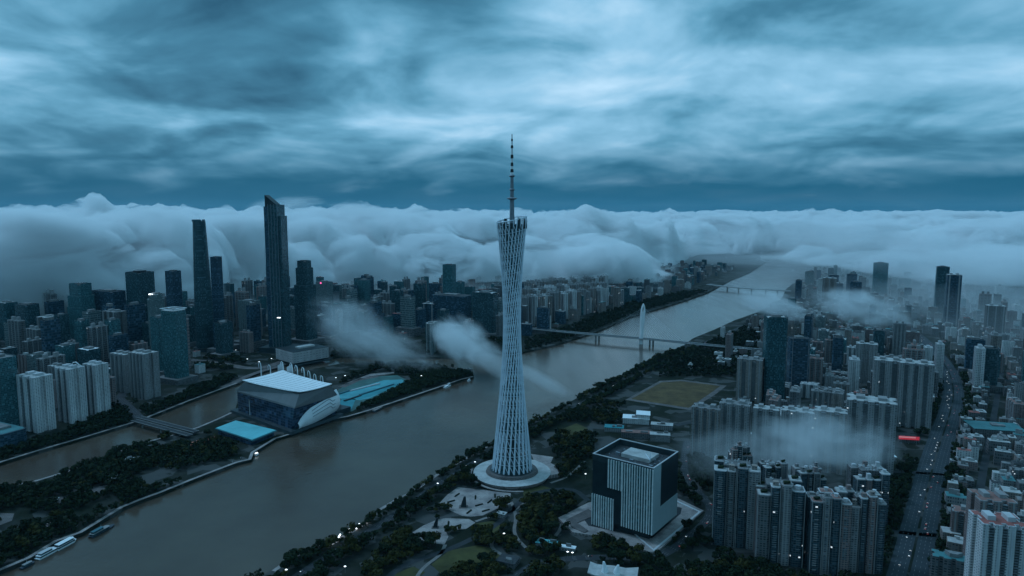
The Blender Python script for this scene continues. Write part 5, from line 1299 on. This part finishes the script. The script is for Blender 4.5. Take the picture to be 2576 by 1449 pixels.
boat(950, 1032, 40, 8, SA-.1, 'hull', [(-.44, .4, .9, 'paving')], 'long flat boat with pale awnings moored at the cyan event ground', 'pleasure_boat')
boat(1180, 958, 16, 5, SA-.1, 'white', [(-.3, .2, .7, 'white')], 'small white boat at the outermost tip of the island', 'river_boat')
# ------------------------------------------------------------------ lamps and lit signs
def street_lamp(px, py, label, group=None, h=9, mat='lamp', s=1.6):
    x, y = P(px, py, h); t = thing('street_lamp', label, 'street lamp', (x, y, 0), 0, group)
    MB().tube([(0,0,0),(0,0,h-.6),(.5,0,h)], [.16,.12,.1], 6).build('pole', M['steel_dim'], t)
    MB().loft([ell(s*.5, s*.4, 10, h-.3), ell(s, s*.8, 10, h), ell(s*.7, s*.5, 10, h+.5)]).build('lamp_head', M[mat], t)
for i, (px, py) in enumerate(((831,1363),(852,1350),(874,1336),(900,1323),(920,1310))):
    x, y = P(px, py, 4); t = thing('lit_canopy', '%s lit white landing canopy along the south bank shore, counting from the lowest' % ('first','second','third','fourth','fifth')[i], 'canopy', (x, y, 0), SA+.22, 'lit landing canopies on the shore')
    for a in (-4.5, 4.5): MB().tube([(a, 0, 0), (a, 0, 3.4)], .18, 6).build('post', M['steel_dim'], t)
    MB().loft([[(-8.5,-1.1,3.4),(8.5,-1.1,3.4),(8.5,1.1,3.4),(-8.5,1.1,3.4)],[(-8,-.6,4.4),(8,-.6,4.4),(8,.6,4.4),(-8,.6,4.4)]]).build('canopy', M['lamp'], t)
LAMPS = [(720,1433),(817,1415),(950,1287),(1101,1216),(1195,1162),(1268,1342),(1323,1288),(1473,1192),(1428,1388),(1440,1390),(868,1425)]
for px, py in LAMPS: street_lamp(px, py, 'lit street lamp shining white in the parkland by the lattice tower', 'street lamps in the parkland')
for px, py in ((575,884),(586,883),(622,903),(652,910),(683,902),(484,946),(868,945),(845,950),(1060,945)): street_lamp(px, py, 'lit lamp shining white on the north bank quays and plaza', 'lamps of the north bank plaza', 10, 'lamp', 2.2)
for px, py in ((2260,764),(2272,761),(2284,763),(2258,772),(2418,748),(2428,749),(2412,750),(1905,749),(1960,753),(142,766),(152,766),(20,757)): street_lamp(px, py, 'far white light twinkling among hazy blocks', 'far lights in the haze', 14, 'lamp', 4.2)
def sign(px, py, z, w, h, mat, label, rz=0):
    x, y = P(px, py, z); t = thing('lit_sign', label, 'sign', (x, y, z), rz)
    MB().box(-w/2, w/2, -.25, .25, -h/2, h/2).build('face', M[mat], t); MB().box(-w/2-.3, w/2+.3, .25, .7, -h/2-.3, h/2+.3).build('backing', M['dark'], t)
    for a in (-w*.3, w*.3): MB().tube([(a, .5, -z), (a, .5, -h/2)], .2, 6).build('post', M['steel_dim'], t)
sign(1753, 1154, 9, 6, 2.6, 'pinklamp', 'larger pink glowing sign in the dark street at the foot of the fog-wrapped row')
sign(1784, 1155, 9, 5, 2.0, 'pinklamp', 'smaller pink glowing sign further along the dark street')
sign(2242, 1185, 8, 4, 4.4, 'lamp', 'blue-white lit screen at the edge of the boulevard trees')
sign(2234, 1170, 8, 2, 4.5, 'lamp', 'narrow white lit post sign beside the blue-white screen')
sign(1327, 826, 22, 12, 5, 'lamp', 'white lit board at the far end of the pylon bridge')
sign(1375, 918+42, 2, .1, .1, 'lamp', 'x') if 0 else None
# ------------------------------------------------------------------ cars
def car(mat):
    t = thing('car', 'x', 'car')
    MB().loft([[(-2.2,-.85,.35),(2.2,-.85,.35),(2.2,.85,.35),(-2.2,.85,.35)],[(-2.25,-.9,.8),(2.25,-.9,.75),(2.25,.9,.75),(-2.25,.9,.8)],[(-2.1,-.85,1.0),(1.2,-.85,1.0),(1.2,.85,1.0),(-2.1,.85,1.0)]]).build('body', M[mat], t)
    MB().loft([[(-1.7,-.82,1.0),(1.0,-.82,1.0),(1.0,.82,1.0),(-1.7,.82,1.0)],[(-1.1,-.68,1.5),(.3,-.68,1.5),(.3,.68,1.5),(-1.1,.68,1.5)]]).build('cabin', M['glass_dark'], t)
    for a in (-1.35, 1.35):
        for b in (-.86, .86): MB().tube([(a, b-.1, .34), (a, b+.1, .34)], .34, 10).build('wheel', M['tyre'], t)
    for b in (-.6, .6):
        MB().box(2.2, 2.34, b-.28, b+.28, .5, .85).build('headlight', M['lamp'], t); MB().box(-2.34, -2.2, b-.24, b+.24, .55, .8).build('tail_light', M['tail'], t)
    return t
CP = [car('carpaint'), car('cardark')]
def along(pts, s):
    for a, b in zip(pts, pts[1:]):
        L = math.hypot(b[0]-a[0], b[1]-a[1])
        if s <= L: return (a[0]+(b[0]-a[0])*s/L, a[1]+(b[1]-a[1])*s/L, math.atan2(b[1]-a[1], b[0]-a[0]))
        s -= L
    return None
def cars(pts, n, lanes, z, where, s0=0, s1=1):
    tot = sum(math.hypot(b[0]-a[0], b[1]-a[1]) for a, b in zip(pts, pts[1:]))
    for i in range(n):
        q = along(pts, tot*(s0+(s1-s0)*(i+rt.random()*.9)/n))
        if not q: continue
        ln = rt.choice(lanes); x, y = q[0]-math.sin(q[2])*ln, q[1]+math.cos(q[2])*ln
        if not in_view(x, y, 1, 0): continue
        k = rt.random() < .45; on = ln > 0
        dup(CP[k], (x, y, z), q[2]+(math.pi if on else 0), ('dark' if k else 'pale')+' car with lit lamps '+('oncoming ' if on else 'receding ')+where, ('dark' if k else 'pale')+' cars '+where)
cars(BOUL, 96, (-12, -8, -4, 4, 8, 12), .2, 'on the tree-lined boulevard')
cars(RIVER_ROAD, 24, (-4, 4), .2, 'on the riverside road')
cars(PARK_ROAD, 12, (-3.5, 3.5), .2, 'on the park road round the dark cube building')
cars(BP, 10, (-8, -4, 4, 8), 16.75, 'on the pylon bridge', .1, .8)
for t in CP:
    for c in list(t.children): bpy.data.objects.remove(c)
    bpy.data.objects.remove(t)
# ------------------------------------------------------------------ drifting scraps of low cloud
def wisp(name_label, c, axes, rz, dens, seed, tilt=0.0, nscale=2.1, contrast=.8):
    bm = bmesh.new(); bmesh.ops.create_icosphere(bm, subdivisions=4, radius=1)
    for v in bm.verts:
        p = v.co.copy(); k = .84+.10*noise.noise(p*1.6+Vector((seed, 0, 0)))+.06*noise.noise(p*4+Vector((0, seed, 0))); v.co = p*k
    me = bpy.data.meshes.new('drifting_cloud'); bm.to_mesh(me); bm.free()
    for p in me.polygons: p.use_smooth = True
    m, nt, out = newmat('drifting_vapour')
    tc = nd(nt, 'ShaderNodeTexCoord'); ln = nd(nt, 'ShaderNodeVectorMath', operation='LENGTH')
    n = nd(nt, 'ShaderNodeTexNoise', Scale=nscale, Detail=6.0, Roughness=.58, Distortion=.9); mp = nd(nt, 'ShaderNodeMapping'); mp.inputs['Location'].default_value = (seed, 0, 0)
    nt.links.new(tc.outputs['Object'], mp.inputs[0]); nt.links.new(mp.outputs[0], n.inputs['Vector']); nt.links.new(tc.outputs['Object'], ln.inputs[0])
    r = ln.outputs['Value']
    f = math_(nt, 'SUBTRACT', 1.0, math_(nt, 'POWER', math_(nt, 'DIVIDE', r, .84), 2.0))
    f = math_(nt, 'MULTIPLY_ADD', f, 1.25, math_(nt, 'MULTIPLY_ADD', n.outputs[0], contrast*5.0, -contrast*2.5-.42))
    f = math_(nt, 'MULTIPLY', f, math_(nt, 'MINIMUM', math_(nt, 'MULTIPLY', math_(nt, 'MAXIMUM', math_(nt, 'SUBTRACT', .8, r), 0.0), 4.0), 1.0))
    f = math_(nt, 'MINIMUM', math_(nt, 'MAXIMUM', f, 0.0), 1.0)
    f = math_(nt, 'MULTIPLY', f, dens)
    v = nd(nt, 'ShaderNodeVolumePrincipled'); v.inputs['Color'].default_value = (*CLOUD_COL, 1); nt.links.new(f, v.inputs['Density']); nt.links.new(v.outputs[0], out.inputs['Volume'])
    me.materials.append(m); m.cycles.volume_step_rate = .18
    o = link('drifting_cloud', me, None, c, None, kind='stuff', label=name_label); o.scale = axes; o.rotation_euler = (0, tilt, rz)
    return o
def wpx(px, py, z): return (*P(px, py, z), z)
wisp('grey scrap of cloud drifting between the stepped green-blue tower and the island', wpx(900, 835, 100), (270, 140, 140), -.3, .0075, 1.0, .45)
wisp('grey tail of the drifting cloud over the channel', wpx(1000, 885, 52), (230, 110, 75), -.3, .006, 2.0, .3)
wisp('bright scrap of cloud drifting just left of the lattice tower over the river', wpx(1160, 852, 100), (150, 105, 100), -.35, .028, 3.0, .5, 2.1, .6)
wisp('tail of the bright cloud scrap sinking behind the lattice tower', wpx(1240, 905, 66), (150, 76, 64), -.35, .02, 4.0, .5, 1.8, .6)
wisp('faint streak of mist trailing right of the lattice tower over the river', wpx(1365, 955, 34), (150, 46, 28), -.45, .020, 5.0, .38, 1.2, .4)
fx, fy, fz = wpx(2020, 1080, 96)
wisp('pale fog bank wrapping the row of grey slabs on the south bank', (fx, fy-75, fz+4), (165, 105, 92), -.15, .0125, 6.0, 0.0, 2.3, .9)
wisp('thin fog at the near end of the fog-wrapped row', (fx-110, fy-60, 70), (190, 100, 80), -.15, .006, 7.0, 0.0, 2.0, .7)
wisp('small scrap of cloud above the tall teal glass tower of the south bank', wpx(1950, 768, 130), (220, 140, 80), -.2, .014, 8.0, .3)
wisp('small scrap of cloud over the roofs right of the tall teal glass tower', wpx(2165, 775, 130), (260, 150, 100), -.2, .013, 9.0, .2)
wisp('torn wisp of cloud trailing down from the bank at the right', wpx(2440, 683, 190), (380, 190, 90), -.2, .010, 10.0, .2)
wisp('ragged smoke-like cloud rising above the bank behind the tapering skyscraper', (-1280, 3900, 505), (330, 200, 75), .1, .007, 31.0, -.1, 2.6, .8)
wisp('ragged cloud top curling above the bank left of the tallest skyscraper', (-950, 4300, 470), (300, 220, 70), .1, .008, 32.0, .12, 2.6, .8)
